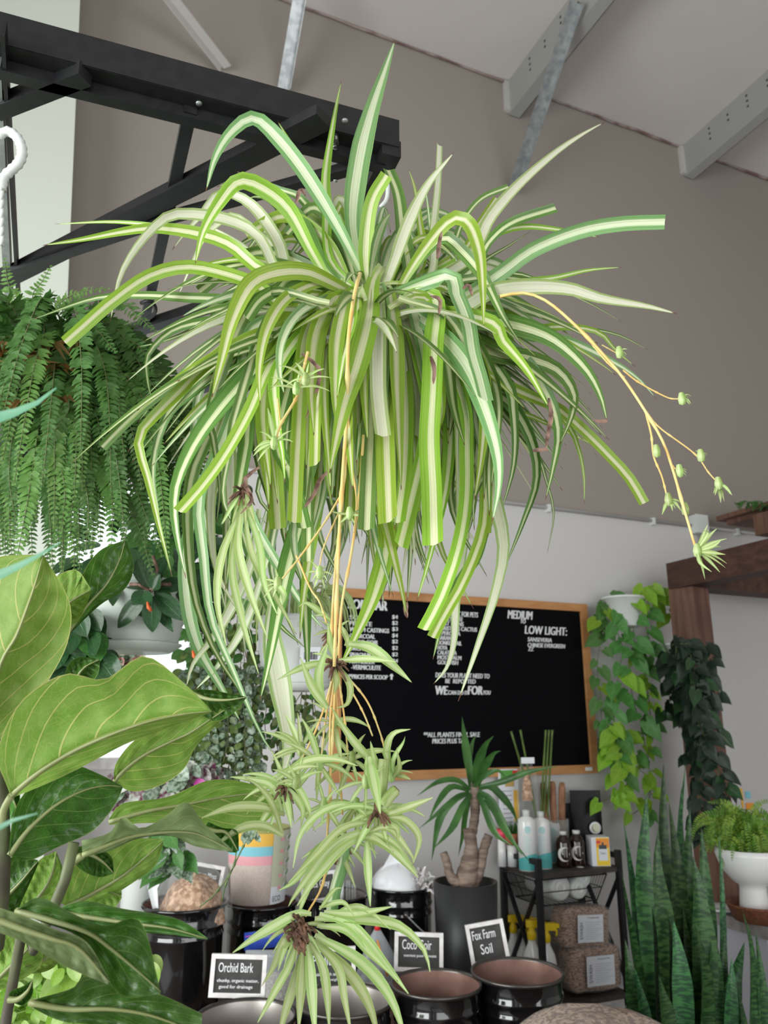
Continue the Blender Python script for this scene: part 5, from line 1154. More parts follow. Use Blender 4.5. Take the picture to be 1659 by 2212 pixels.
# ------------------------------------------------------------------ snake plant
t = thing('snake_plant', 'tall clump of banded sword leaves beside the metal rack', 'snake plant', U(1480, 2330, 3.2))
t['label'] = 'tall clump of dark banded sword leaves beside the metal rack'
mb = MB(); c = U(1480, 2330, 3.2); c.z = 0; mb.lathe([(0, 0), (.16, 0), (.2, .22), (.19, .22), (.18, .19), (0, .19)], c, 32); mb.build('pot', M['black_matte'], t)
SN = [((1470, 2330), (1440, 2100), (1430, 1800), (1433, 1650), 34, .05), ((1480, 2330), (1470, 2050), (1462, 1830), (1480, 1650), 30, .10), ((1430, 2300), (1410, 2100), (1390, 1880), (1397, 1715), 34, .0), ((1420, 2320), (1385, 2080), (1362, 1900), (1348, 1782), 30, .02),
 ((1465, 2330), (1465, 2100), (1460, 1900), (1445, 1735), 42, -.05), ((1450, 2330), (1442, 2050), (1420, 1880), (1422, 1790), 32, -.08), ((1405, 2330), (1380, 2130), (1355, 1980), (1342, 1880), 28, -.02), ((1480, 2330), (1480, 2150), (1478, 1950), (1490, 1745), 34, .06),
 ((1510, 2330), (1520, 2120), (1510, 1950), (1497, 1850), 44, -.10), ((1515, 2340), (1520, 2200), (1515, 2080), (1498, 1990), 46, -.16), ((1500, 2330), (1525, 2100), (1522, 1920), (1515, 1790), 34, 0), ((1530, 2330), (1538, 2180), (1540, 2050), (1532, 1990), 36, -.1),
 ((1455, 2330), (1440, 2220), (1428, 2150), (1422, 2105), 40, -.2), ((1575, 2330), (1578, 2230), (1580, 2150), (1580, 2070), 22, -.14), ((1620, 2360), (1625, 2200), (1620, 2050), (1603, 1965), 30, -.14), ((1655, 2360), (1650, 2220), (1642, 2120), (1632, 2010), 24, -.12),
 ((1590, 2330), (1580, 2230), (1583, 2130), (1608, 2035), 30, -.08), ((1620, 2360), (1612, 2280), (1600, 2190), (1592, 2120), 26, -.18), ((1560, 2330), (1562, 2150), (1560, 1950), (1553, 1800), 12, .02), ((1390, 2330), (1370, 2200), (1360, 2110), (1350, 2030), 26, -.06),
 ((1440, 2330), (1425, 2200), (1415, 2060), (1408, 1960), 34, -.04), ((1480, 2330), (1478, 2220), (1470, 2100), (1455, 1990), 34, -.14), ((1500, 2330), (1495, 2200), (1485, 2080), (1475, 1960), 30, -.08), ((1400, 2330), (1395, 2240), (1385, 2170), (1370, 2090), 28, -.1),
 ((1540, 2330), (1552, 2200), (1560, 2090), (1567, 2010), 24, -.04), ((1460, 2330), (1450, 2180), (1448, 2060), (1440, 1960), 30, -.12), ((1490, 2330), (1480, 1980), (1468, 1800), (1472, 1700), 26, .12), ((1425, 2330), (1420, 2150), (1400, 2000), (1375, 1900), 26, .05), ((1640, 2380), (1600, 2250), (1560, 2150), (1545, 2050), 24, .1)]
for i, (a, b, c, d, w, dz) in enumerate(SN):
    Y = 3.25+dz; P = spline([U(a[0], a[1], Y), U(b[0], b[1], Y), U(c[0], c[1], Y), U(d[0], d[1], Y+.02)], 18); k = mpp(1450, 2000, Y)*w*1.25
    mb = MB(); an = .5*sin(i*2.3)
    nr = [V((sin(an+j*.03), -cos(an+j*.03), .1)) for j in range(18)]
    mb.ribbon(P, [k*max(.03, min(1, .55+j/17*1.1)*min(1, ((17-j)/17*2.6))**.8) for j in range(18)], nr, .35); mb.build('leaf', M['snake'], t)

# ------------------------------------------------------------------ fiddle leaf fig, lower left foreground
fg = thing('fiddle_leaf_fig', 'fiddle leaf fig with huge veined leaves filling the lower left foreground', 'fig tree', U(30, 2400, .85))
mb = MB(); c = U(20, 2500, .85); mb.tube(spline([V((c.x-.02, c.y, .02)), V((c.x, c.y, .35)), U(15, 2190, .82), U(72, 2055, .80), U(132, 1925, .78), U(148, 1870, .78), U(160, 1820, .78)], 40), [.009]*24+[.0062]*8+[.005]*8, 10); mb.build('stem', M['fig_stem'], fg)
mb = MB(); mb.tube(spline([V((c.x-.02, c.y+.02, .02)), U(-60, 2300, .86), U(-10, 2050, .84), U(4, 1900, .82), U(2, 1750, .80), U(-10, 1600, .8)], 30), .008, 10); mb.build('stem', M['fig_stem'], fg)
mb = MB(); mb.lathe([(0, 0), (.13, 0), (.16, .26), (.15, .26), (.14, .23), (0, .23)], V((c.x-.02, c.y, 0)), 32); mb.build('pot', M['white_gloss'], fg)
def figleaf(mid, left, right, Y0, Y1, el, er, mat, pet=None, wave=.006, seed=0, bulge=.012):
    n, nu = 26, 7
    def up(L, off=0): return [V((x, y, Y0+(Y1-Y0)*i/(len(L)-1)+off*sin(pi*i/(len(L)-1)))) for i, (x, y) in enumerate(L)]
    m_, l_, r_ = spline(up(mid), n), spline(up(left, el), n), spline(up(right, er), n); G = []
    for i in range(n):
        row = []
        for side, E in ((-1, l_), (1, r_)):
            seq = range(nu, 0, -1) if side == -1 else range(0, nu+1)
            for j in seq:
                u = j/nu; q = m_[i].lerp(E[i], u)
                d = bulge*sin(pi*u)*sin(pi*i/(n-1)) + wave*u*noise.noise(V((i*.45+seed, side*2.0, u))) + .0035*sin(i/(n-1)*7*2*pi-u*2.6)*sin(pi*u)
                row.append(U(q.x, q.y, q.z+d))
        G.append(row)
    mb = MB(); mb.grid(G); o = mb.build('leaf', M[mat], fg)
    R_ = [U(m_[i].x, m_[i].y, m_[i].z-.0015) for i in range(n)]
    mb = MB(); mb.tube(R_, [.0028*(1-.85*i/(n-1)) for i in range(n)], 6, 0); mb.build('midrib', M['rib'], o)
    if pet:
        mb = MB(); mb.tube(spline([U(x, y, Y0) for x, y in pet], 10), .0035, 8); mb.build('petiole', M['rib'], o)
M['rib'] = pm('fig_midrib', (.24, .27, .11), .5, col2=(.18, .2, .07), scale=20)
figleaf([(-40, 1600), (0, 1440), (35, 1375), (60, 1310), (80, 1250), (93, 1199)], [(-60, 1560), (-120, 1450), (-110, 1340), (-60, 1250), (-10, 1205), (90, 1197)], [(-30, 1640), (60, 1540), (108, 1465), (147, 1385), (150, 1300), (95, 1200)], .88, .84, .03, .03, 'fig_under', seed=1)
figleaf([(25, 1718), (80, 1672), (150, 1628), (215, 1597), (280, 1572), (340, 1554), (410, 1541), (458, 1537)], [(22, 1716), (-5, 1625), (46, 1515), (140, 1456), (225, 1468), (312, 1417), (400, 1478), (459, 1537)], [(30, 1722), (72, 1705), (130, 1680), (200, 1645), (270, 1608), (340, 1582), (410, 1556), (459, 1538)], .76, .74, -.03, .06, 'fig_under', pet=[(2, 1790), (8, 1750), (25, 1718)], seed=2)
figleaf([(104, 1345), (130, 1320), (160, 1295), (196, 1274)], [(106, 1290), (118, 1248), (165, 1232), (197, 1272)], [(130, 1360), (165, 1345), (185, 1310), (198, 1275)], .96, .94, .02, .02, 'fig_under', seed=3)
figleaf([(142, 1374), (185, 1312), (230, 1262), (258, 1210), (270, 1168)], [(142, 1372), (150, 1310), (178, 1240), (215, 1190), (268, 1167)], [(144, 1376), (215, 1308), (268, 1274), (289, 1225), (274, 1168)], .98, 1.0, -.03, .03, 'fig_top', seed=4)
figleaf([(247, 1688), (270, 1663), (312, 1631), (365, 1604), (412, 1582), (460, 1550), (515, 1515)], [(246, 1680), (250, 1650), (285, 1604), (340, 1570), (420, 1530), (465, 1500), (514, 1512)], [(250, 1694), (290, 1710), (350, 1695), (398, 1660), (425, 1610), (480, 1555), (516, 1516)], .95, .93, -.02, .04, 'fig_under', pet=[(240, 1712), (247, 1688)], seed=5)
figleaf([(420, 1500), (450, 1510), (490, 1512), (532, 1506)], [(400, 1490), (450, 1490), (490, 1497), (532, 1505)], [(420, 1535), (465, 1558), (505, 1540), (532, 1508)], .92, .90, 0, .02, 'fig_top', seed=6)
figleaf([(20, 1848), (62, 1792), (120, 1740), (180, 1708), (230, 1697), (264, 1700)], [(18, 1846), (32, 1750), (75, 1690), (142, 1650), (210, 1670), (264, 1699)], [(22, 1850), (66, 1858), (125, 1830), (200, 1795), (246, 1742), (265, 1702)], .80, .84, -.02, .03, 'fig_top', seed=7)
figleaf([(235, 1776), (320, 1752), (400, 1738), (480, 1722), (560, 1714), (612, 1724)], [(234, 1772), (264, 1736), (360, 1722), (450, 1686), (530, 1690), (612, 1722)], [(236, 1782), (330, 1778), (410, 1782), (490, 1798), (570, 1778), (613, 1727)], .98, 1.02, 0, .05, 'fig_under', seed=8)
figleaf([(178, 1848), (232, 1826), (280, 1808), (330, 1800), (375, 1797), (420, 1800), (455, 1814), (502, 1838)], [(176, 1816), (234, 1800), (266, 1765), (304, 1789), (356, 1764), (403, 1732), (440, 1778), (503, 1836)], [(186, 1850), (236, 1838), (288, 1815), (335, 1806), (378, 1808), (415, 1826), (452, 1834), (503, 1840)], .80, .83, -.05, .02, 'fig_pale', pet=[(150, 1868), (178, 1848)], seed=9)
figleaf([(440, 1790), (465, 1795), (490, 1800), (514, 1838)], [(450, 1775), (480, 1788), (512, 1795), (516, 1838)], [(440, 1800), (462, 1812), (488, 1838), (510, 1842)], .86, .86, 0, 0, 'fig_top', seed=10)
figleaf([(145, 1958), (200, 1930), (260, 1895), (310, 1855), (352, 1818)], [(130, 1950), (152, 1880), (220, 1835), (290, 1812), (351, 1812)], [(150, 1968), (230, 1940), (290, 1905), (335, 1870), (353, 1822)], .92, .90, -.02, .03, 'fig_under', seed=11)
figleaf([(148, 1962), (180, 1935), (225, 1925), (262, 1935)], [(150, 1950), (200, 1900), (255, 1905), (263, 1932)], [(150, 1972), (190, 1968), (235, 1975), (263, 1940)], .95, .94, 0, 0, 'fig_under', seed=12)
figleaf([(55, 1968), (90, 1930), (112, 1890), (122, 1840)], [(40, 1960), (60, 1900), (85, 1858), (121, 1838)], [(80, 1975), (128, 1955), (138, 1890), (123, 1842)], .90, .88, 0, .02, 'fig_under', seed=13)
figleaf([(-40, 1985), (0, 1950), (40, 1910), (82, 1860)], [(-40, 1940), (-10, 1880), (35, 1848), (82, 1858)], [(-30, 1990), (30, 1975), (50, 1940), (84, 1864)], .86, .85, -.01, .02, 'fig_top', seed=14)
figleaf([(35, 1968), (110, 1988), (190, 2015), (240, 2050), (300, 2100), (347, 2142)], [(38, 1964), (85, 1938), (155, 1972), (225, 2000), (303, 1990), (347, 2140)], [(40, 1972), (90, 1992), (160, 2018), (200, 2062), (262, 2150), (346, 2146)], .70, .66, -.02, .0, 'fig_top', seed=15, wave=.004)
figleaf([(-10, 1985), (50, 2008), (110, 2028), (170, 2050), (235, 2122)], [(-10, 1958), (50, 1978), (120, 2008), (186, 2034), (240, 2122)], [(-10, 2012), (40, 2030), (78, 2052), (150, 2092), (232, 2126)], .66, .64, 0, .01, 'fig_pale', seed=16, wave=.004)
figleaf([(132, 1972), (210, 1984), (290, 1995), (370, 2006), (448, 2028)], [(134, 1958), (188, 1946), (262, 1962), (380, 1984), (448, 2025)], [(136, 1978), (200, 1996), (290, 2012), (375, 2020), (448, 2030)], .84, .80, -.02, .02, 'fig_top', seed=17)
figleaf([(64, 2166), (150, 2180), (240, 2180), (330, 2195), (436, 2235)], [(70, 2160), (155, 2135), (195, 2108), (340, 2146), (436, 2190)], [(66, 2175), (130, 2205), (210, 2215), (330, 2240), (436, 2240)], .74, .72, -.02, .02, 'fig_top', seed=18)
figleaf([(20, 2160), (40, 2158), (60, 2140), (70, 2118)], [(18, 2150), (25, 2140), (50, 2130), (69, 2117)], [(25, 2165), (50, 2172), (70, 2150), (71, 2120)], .72, .71, 0, 0, 'fig_top', seed=19)
figleaf([(-20, 2130), (20, 2090), (60, 2050), (85, 2010)], [(-40, 2080), (-10, 2030), (40, 2010), (84, 2008)], [(0, 2140), (50, 2115), (90, 2080), (88, 2012)], .90, .88, 0, .02, 'fig_under', seed=20)
figleaf([(40, 2090), (90, 2075), (110, 2060), (128, 2045)], [(30, 2080), (60, 2050), (100, 2040), (127, 2043)], [(60, 2105), (100, 2098), (125, 2080), (129, 2048)], .92, .90, 0, .02, 'fig_under', seed=21)
figleaf([(160, 1850), (190, 1845), (220, 1860), (245, 1885)], [(165, 1830), (200, 1825), (240, 1850), (246, 1884)], [(165, 1870), (185, 1885), (215, 1895), (244, 1888)], .86, .88, 0, .02, 'fig_top', seed=22)
figleaf([(-60, 1640), (-10, 1690), (25, 1720), (40, 1760)], [(-60, 1600), (0, 1640), (40, 1700), (42, 1758)], [(-60, 1700), (-20, 1740), (10, 1770), (38, 1765)], .84, .84, 0, .02, 'fig_top', seed=23)
figleaf([(245, 1500), (290, 1525), (330, 1560), (350, 1600)], [(200, 1480), (270, 1490), (340, 1530), (352, 1598)], [(230, 1540), (280, 1580), (310, 1600), (348, 1602)], 1.0, 1.0, 0, 0, 'fig_top', seed=24)
figleaf([(150, 1500), (165, 1465), (185, 1440), (215, 1425)], [(140, 1480), (145, 1440), (170, 1420), (213, 1423)], [(170, 1500), (195, 1480), (212, 1455), (216, 1428)], 1.2, 1.2, 0, 0, 'fig_top', seed=25)
# out of focus blue green leaf tips close to the camera at the left edge
nt_ = thing('agave', 'blurred blue green pointed leaves close to the camera at the left edge', 'potted plant', U(-900, 1500, .42))
for pts, w in ((((-860, 1500), (-250, 1120), (-60, 935), (60, 885), (122, 838)), 96), (((-860, 1500), (-250, 1380), (-60, 1275), (60, 1215), (130, 1172)), 62), (((-860, 1500), (-250, 1700), (-60, 1800), (20, 1775), (82, 1757)), 50)):
    P = spline([U(x, y, .44 if i < 2 else .46) for i, (x, y) in enumerate(pts)], 20); k = mpp(0, 1100, .45)*w
    mb = MB(); mb.ribbon(P, [k*min(1, max(.03, (19-j)/19*2.6))**.9 for j in range(20)], V((.1, -1, .5)), .35); mb.build('leaf', M['teal_leaf'], nt_)
o = U(-900, 1500, .42); mb = MB(); mb.lathe([(0, .0), (.06, 0), (.08, o.z-.03), (.075, o.z-.03), (.0, o.z-.05)], V((o.x, o.y, 0)), 24); mb.build('tall_pot', M['black_matte'], nt_)
# ------------------------------------------------------------------ the big spider plant
YS = 1.07
SPC = U(790, 700, YS)
sp_ = thing('spider_plant', 'huge variegated spider plant cascading from a white hanging pot in the middle', 'spider plant', SPC)
# pot with vertical slots and hanger
ptop = U(772, 775, YS); pr0 = 118*mpp(772, 775, YS); pb_ = U(772, 1065, YS).z; ph = ptop.z-pb_; pc0 = V((ptop.x, ptop.y, pb_))
mb = MB(); prf = [(0, 0), (pr0*.62, 0), (pr0*.66, .004)]
for i in range(16): prf.append((pr0*(.68+.28*i/15)+(.0012 if i % 2 else 0), ph*(.04+.9*i/15)))
prf += [(pr0, ph*.96), (pr0*1.02, ph), (pr0*.97, ph), (pr0*.9, ph*.9), (0, ph*.88)]
mb.lathe(prf, pc0, 48); mb.build('pot', M['green_white'], sp_)
mb = MB(); mb.lathe([(0, ph*.93), (pr0*.93, ph*.93)], pc0, 28); mb.build('soil', M['soil'], sp_)
hk = UZ(822, 398, ZF-.03); hk = V(hk)
for a in (.2, 2.3, 4.4):
    e = pc0+V((pr0*cos(a), pr0*sin(a), ph)); top = V((hk.x, hk.y, hk.z-.05))
    mb = MB(); mb.ribbon([e, e.lerp(top, .5), top], [.006, .006, .008], V((0, -1, 0)), 0, nu=1); mb.build('hanger_strap', M['white_plastic'], sp_, solid=.002)
mb = MB(); mb.tube(spline([top, top+V((.012, 0, .02)), hk+V((.012, 0, .012)), hk+V((-.004, 0, .03)), hk+V((-.014, 0, .012))], 14), .004, 8); mb.build('hanger_hook', M['white_plastic'], sp_)

def sleaf(pts, w, dz, kind, cut=False, Y0=YS, parent=sp_, name='leaf', tw=None, n=26, dend=None, mid=None, ret=None, nf=.35):
    m = len(pts); tw = random.uniform(-.38, .38) if tw is None else tw
    L = [0]
    for i in range(1, m): L.append(L[-1]+((pts[i][0]-pts[i-1][0])**2+(pts[i][1]-pts[i-1][1])**2)**.5)
    P = spline([U(p[0], p[1], Y0+dz*(L[i]/L[-1])**.8) for i, p in enumerate(pts)], n); k = mpp(pts[m//2][0], pts[m//2][1], Y0+dz*.7)*w*1.2
    ws, nr = [], []
    for i in range(n):
        q = i/(n-1); ws.append(k*max(.03, min(1, .45+q*1.6)*(1 if cut else min(1, (1-q)*2.1)**.75)) if not cut else k*min(1, .45+q*1.6)*(1-.22*q))
        c = P[i]-V((0, 0, CAMZ)); nr.append((-c.normalized()+V((sin(tw+q*tw*1.5)*.8, 0, .25*cos(tw*3)))).normalized())
    mb = ret or MB(); n0 = len(mb.uv); mb.ribbon(P, ws, nr, nf, 0, 6)
    if cut: mb.uv[n0:] = [[(a_, b_*.96) for a_, b_ in f_] for f_ in mb.uv[n0:]]
    if ret: return mb
    return mb.build(name, M[kind], parent)
b_, d_, s_, p_ = 'v_bright', 'v_dark', 'v_sage', 'v_pale'
TL = [
 ([(785,600),(762,480),(775,350),(800,245),(830,155),(853,87)],38,-.04,s_,0), ([(785,600),(735,500),(662,380),(600,300),(548,256),(500,285),(465,340),(445,412)],30,-.12,s_,0),
 ([(712,560),(705,450),(702,380),(720,260),(737,175)],20,.02,b_,0), ([(782,590),(742,500),(692,440),(645,345),(600,262)],22,.03,b_,0),
 ([(715,615),(672,540),(622,450),(560,403),(515,395),(475,440),(440,500),(422,570)],32,-.14,b_,0), ([(700,580),(650,480),(575,410),(520,388),(468,404)],28,.02,d_,0),
 ([(705,560),(660,440),(600,408),(545,385),(512,371)],18,.08,d_,0), ([(690,560),(640,500),(590,440),(560,425),(535,428)],26,.05,d_,0),
 ([(640,620),(600,520),(540,440),(475,418),(430,470),(402,500),(372,540)],22,.03,p_,0), ([(620,610),(560,515),(500,478),(420,463),(368,465),(330,492),(290,540),(258,600),(238,695)],22,-.04,p_,0),
 ([(660,620),(600,545),(540,490),(496,468),(445,510),(415,570),(385,640)],18,.06,p_,0), ([(600,600),(530,535),(470,498),(430,480)],14,.1,p_,0),
 ([(580,590),(500,530),(430,505),(340,493),(270,500),(180,517),(92,530)],24,-.02,b_,0), ([(640,680),(560,620),(480,590),(400,577),(320,597),(240,652),(185,700),(140,740)],28,-.10,b_,1),
 ([(600,685),(500,650),(400,643),(300,638),(200,645),(70,690)],18,.04,d_,0), ([(580,640),(530,615),(480,604),(430,612)],14,.06,d_,0), ([(520,540),(400,500),(260,480),(118,484)],12,.12,b_,0),
 ([(600,575),(530,560),(460,568),(385,590)],14,.0,b_,0), ([(640,650),(520,640),(440,700),(360,735),(295,750)],14,.03,d_,0), ([(620,690),(520,690),(440,695),(370,715),(320,765),(318,820),(332,880)],18,.02,d_,0),
 ([(640,740),(540,730),(445,790),(385,850),(330,905),(300,952),(322,1040),(345,1140),(372,1245)],24,-.06,b_,0), ([(600,740),(480,790),(400,815),(340,855),(280,905),(220,966)],22,.02,d_,1), ([(600,720),(500,780),(410,850),(360,900),(330,1010),(345,1120)],24,.04,d_,0),
 ([(705,605),(660,588),(600,590),(545,615),(505,690),(480,780),(458,858)],38,-.20,b_,0), ([(745,628),(690,612),(622,645),(580,710),(562,790),(562,872)],30,-.20,b_,0), ([(748,642),(690,652),(642,685),(612,740),(606,800),(614,852)],30,-.22,s_,0),
 ([(735,608),(760,622),(762,690),(745,760),(728,860)],28,-.20,b_,0), ([(825,575),(805,610),(795,690),(770,790),(742,880),(724,960),(712,1022)],44,-.26,b_,0), ([(645,600),(600,625),(560,650),(533,688)],26,-.10,d_,1),
 ([(620,740),(530,820),(440,930),(392,1020),(378,1085),(384,1160),(402,1250)],40,-.12,d_,0), ([(590,780),(540,890),(490,980),(440,1050),(390,1107)],34,-.18,b_,1), ([(545,880),(532,960),(515,1060),(500,1170),(487,1275)],28,-.12,d_,0),
 ([(480,940),(458,1050),(456,1150),(470,1240),(520,1330)],26,-.05,p_,0), ([(440,960),(408,1060),(405,1160),(420,1290),(460,1400),(510,1480),(560,1562)],24,-.02,d_,0), ([(470,980),(430,1080),(440,1200),(455,1330),(500,1440),(560,1580),(600,1640)],22,-.08,s_,0),
 ([(430,1060),(402,1180),(405,1300),(430,1400),(475,1480),(520,1560)],26,.02,s_,0), ([(600,800),(598,900),(610,980),(616,1042)],26,-.18,b_,0), ([(655,850),(668,940),(664,1040),(650,1140)],30,-.14,d_,0),
 ([(600,930),(625,1020),(645,1090),(657,1142)],32,-.16,d_,1), ([(700,760),(706,850),(700,950),(690,1060),(670,1200),(655,1300),(648,1380)],36,-.10,b_,0), ([(650,1000),(655,1100),(625,1220),(600,1340),(580,1440),(562,1512)],40,-.14,d_,0),
 ([(655,1180),(658,1280),(662,1380),(665,1468)],22,-.12,d_,0), ([(590,1300),(588,1380),(605,1480),(622,1600),(610,1685)],42,-.06,p_,0), ([(780,940),(800,1040),(830,1130),(850,1210),(868,1280),(878,1335)],40,-.22,b_,0),
 ([(835,800),(834,880),(836,980),(842,1128)],46,-.24,b_,1), ([(868,700),(872,800),(876,900),(872,1020),(858,1130)],36,-.20,b_,1), ([(935,640),(938,750),(935,850),(930,950),(935,1060),(938,1178)],46,-.22,b_,1),
 ([(925,880),(915,960),(895,1050),(863,1180)],38,-.19,b_,1), ([(848,645),(900,680),(960,730),(1012,795),(1050,885),(1076,980),(1078,1055),(1063,1128)],40,-.24,s_,0), ([(962,600),(985,640),(1008,700),(1018,760),(1035,820),(1046,865)],38,-.18,s_,1),
 ([(845,655),(905,555),(970,478),(1010,480),(1035,540),(1043,620),(1045,708)],26,-.16,b_,0), ([(850,640),(900,570),(955,515),(995,540),(1045,600),(1085,680),(1126,745)],24,-.08,d_,0), ([(825,640),(855,560),(885,480),(925,400),(980,330)],26,-.04,p_,0),
 ([(795,630),(790,540),(802,440),(835,378)],30,-.08,b_,1), ([(880,600),(868,500),(858,420),(838,368)],32,.02,d_,1), ([(925,600),(935,490),(944,400),(948,314)],18,.04,p_,1), ([(908,580),(905,470),(895,405),(882,365)],14,.05,b_,0), ([(935,580),(928,480),(918,397)],10,.04,s_,0),
 ([(1000,570),(1060,470),(1120,400),(1200,330),(1262,288),(1306,264)],22,-.02,p_,0), ([(960,560),(1000,480),(1040,430),(1098,404)],16,.08,d_,1), ([(990,550),(1030,490),(1072,428)],15,.06,b_,1), ([(1000,600),(1060,520),(1110,480),(1200,450)],24,.05,d_,1),
 ([(985,645),(1080,590),(1150,540),(1250,500),(1340,484),(1436,480)],32,-.10,s_,1), ([(990,565),(1060,512),(1130,490),(1220,498),(1296,513)],16,.08,b_,0), ([(1040,640),(1120,612),(1200,600),(1270,584),(1344,577)],15,.03,b_,0),
 ([(960,680),(1060,632),(1140,620),(1230,624),(1300,645),(1400,662),(1463,678)],30,-.12,p_,0), ([(1020,620),(1100,592),(1150,600),(1200,625)],14,.1,d_,0), ([(1000,600),(1050,560),(1100,530),(1145,500)],10,.08,d_,0), ([(1020,690),(1100,700),(1190,730),(1260,790),(1296,850),(1312,912)],36,-.10,d_,0),
 ([(1100,720),(1200,706),(1290,716),(1330,756),(1372,792)],18,.03,b_,0), ([(1100,715),(1230,708),(1330,722),(1402,757)],12,.08,d_,0), ([(1110,720),(1220,735),(1320,780),(1380,820),(1418,862)],20,.0,s_,0), ([(1045,690),(1090,740),(1140,800),(1186,880)],28,-.18,b_,0),
 ([(1060,760),(1140,775),(1205,800),(1240,850),(1235,900),(1208,962)],34,-.06,d_,0), ([(1040,800),(1130,850),(1200,880),(1260,930),(1320,990),(1360,1035),(1391,1088)],24,-.03,b_,1), ([(1080,860),(1160,905),(1240,940),(1300,970)],14,.05,b_,0),
 ([(1040,820),(1110,880),(1152,960),(1160,1040),(1130,1130),(1090,1228)],24,.02,d_,0), ([(1110,760),(1180,850),(1206,930),(1195,1010),(1178,1080)],28,-.06,d_,0), ([(1150,960),(1180,1040),(1196,1110),(1182,1195)],12,.03,d_,0), ([(1215,900),(1250,970),(1262,1030),(1262,1090)],16,.0,b_,0),
 ([(1000,880),(1038,990),(1070,1080),(1090,1180),(1072,1280),(1035,1390),(990,1515)],34,-.12,p_,0), ([(1000,860),(1010,980),(1008,1090),(990,1190),(955,1290),(918,1362)],34,-.18,b_,1), ([(1055,900),(1050,1030),(1045,1140),(1005,1250),(960,1330),(935,1378)],26,-.12,b_,1),
 ([(1060,1010),(1050,1110),(1030,1200),(985,1270),(955,1350),(935,1425)],22,-.08,d_,0), ([(1010,1150),(985,1280),(980,1380),(965,1440),(936,1478)],18,-.04,p_,0), ([(820,1080),(835,1180),(812,1280),(772,1370),(735,1440)],38,-.12,b_,0), ([(760,980),(790,1080),(815,1180),(850,1290)],26,-.10,s_,0),
 ([(735,760),(720,900),(705,1000),(718,1100)],30,-.14,b_,0), ([(900,760),(905,900),(880,1050),(850,1180),(840,1290)],28,-.05,d_,0), ([(965,760),(975,900),(965,1050),(930,1200),(900,1300)],28,-.08,b_,0), ([(1030,780),(1045,880),(1040,980),(1025,1080)],30,-.14,b_,0),
 ([(560,700),(520,800),(470,860),(430,960)],24,-.05,s_,0), ([(690,700),(650,780),(640,880),(625,960)],28,-.14,b_,0), ([(1090,820),(1110,900),(1110,1000),(1085,1100)],22,-.04,d_,0), ([(770,700),(785,800),(780,900),(770,1000)],34,-.16,d_,0),
 ([(520,1000),(545,1120),(600,1220),(650,1300),(700,1360)],20,.0,s_,0), ([(500,1080),(540,1200),(590,1330),(660,1400)],16,.02,d_,0), ([(560,1100),(540,1220),(480,1350),(420,1430),(402,1485)],20,.0,p_,0), ([(580,1200),(530,1350),(470,1440),(422,1490)],18,.02,p_,0),
]
for pts, w, dz, kd, cut in TL:                          # every leaf springs from the crown
    x0, y0 = pts[0]; dx, dy = x0-800, y0-655
    if y0 < 1000 and (dx*dx+dy*dy)**.5 > 95:
        pts = [(800+dx*.12, 655+dy*.12)] + ([(800+dx*.62, min(y0-60, 700))] if y0 > 700 else []) + pts
    sleaf(pts, w, dz, kd, bool(cut))
# the many further leaves of the crown and of the hanging curtain, and the thin ones behind
rs = random.Random(21); fol = [MB(), MB(), MB(), MB()]
for i in range(150):
    a = rs.uniform(-.35, pi+.35) if i % 5 else rs.uniform(0, 2*pi); el = rs.uniform(-.35, .75); L = rs.uniform(.20, .42)
    if sin(a) < -.3: el -= .4; L *= .7
    base = SPC+V((cos(a)*rs.uniform(.01, .07), sin(a)*rs.uniform(.01, .07), rs.uniform(-.05, .06)))
    d = V((cos(a)*cos(el)*1.1, sin(a)*cos(el)*.85, sin(el))); P = [base]; n = 15; g = rs.uniform(.16, .30)*15*L/n/.42*.75
    for k in range(n):
        P.append(P[-1]+d*(L/n)); d = (d-UP*(g*(1-abs(d.z)*.25 if d.z > 0 else (1-min(1, abs(d.z)))))).normalized()
    w = rs.uniform(.011, .021); sdv = V((rs.uniform(-.5, .5), -.9, rs.uniform(-.2, .6)))
    nr = [(V((cos(a)*.5, sin(a)*.5, 0)) + sdv).normalized()]*(n+1)
    fol[[1, 1, 2, 0, 3, 1][i % 6]].ribbon(P, [w*max(.05, min(1, .4+q/n*1.8)*min(1, (1-q/n)*2.2)**.8) for q in range(n+1)], nr, .35, 0, 4)
for i in range(70):                                     # curtain at the lower left and centre
    x0 = rs.uniform(430, 1080); y0 = rs.uniform(740, 900); yl = (1480 if x0 < 620 else 1330) - abs(x0-500)*.02 - (120 if x0 > 1000 else 0); y1 = rs.uniform(y0+250, yl)
    cx = 790+(x0-770)*.25; sleaf([(cx, 665+rs.uniform(-30, 30)), (cx+(x0-cx)*.6, 640+rs.uniform(-30, 60)), (x0, y0), (x0+rs.uniform(-20, 12), y0+(y1-y0)*.35), (x0+rs.uniform(-40, 25), y0+(y1-y0)*.7), (x0+rs.uniform(-50, 60), y1)], rs.uniform(14, 28), rs.uniform(-.05, .12), None, False, Y0=YS+rs.uniform(-.10, .12), ret=fol[rs.choice([0, 1, 1, 2, 3])], nf=.3)
for i in range(54):                                     # nearer leaves falling over the front of the pot
    x1 = 560+i*9.6+rs.uniform(-12, 12); cx = 795+(x1-800)*.22+rs.uniform(-15, 15); y1 = rs.uniform(930, 1230); q = 1 if x1 > 800 else -1
    sleaf([(cx, 690+rs.uniform(-40, 40)), (cx+(x1-cx)*.45, 640+rs.uniform(-20, 60)), (cx+(x1-cx)*.85, 740+rs.uniform(-20, 40)), (x1, 880), (x1+q*rs.uniform(-20, 25), y1)], rs.uniform(22, 36), rs.uniform(-.16, -.05), None, rs.random() < .3, ret=fol[rs.choice([0, 0, 1, 1, 2, 3])], nf=.35)
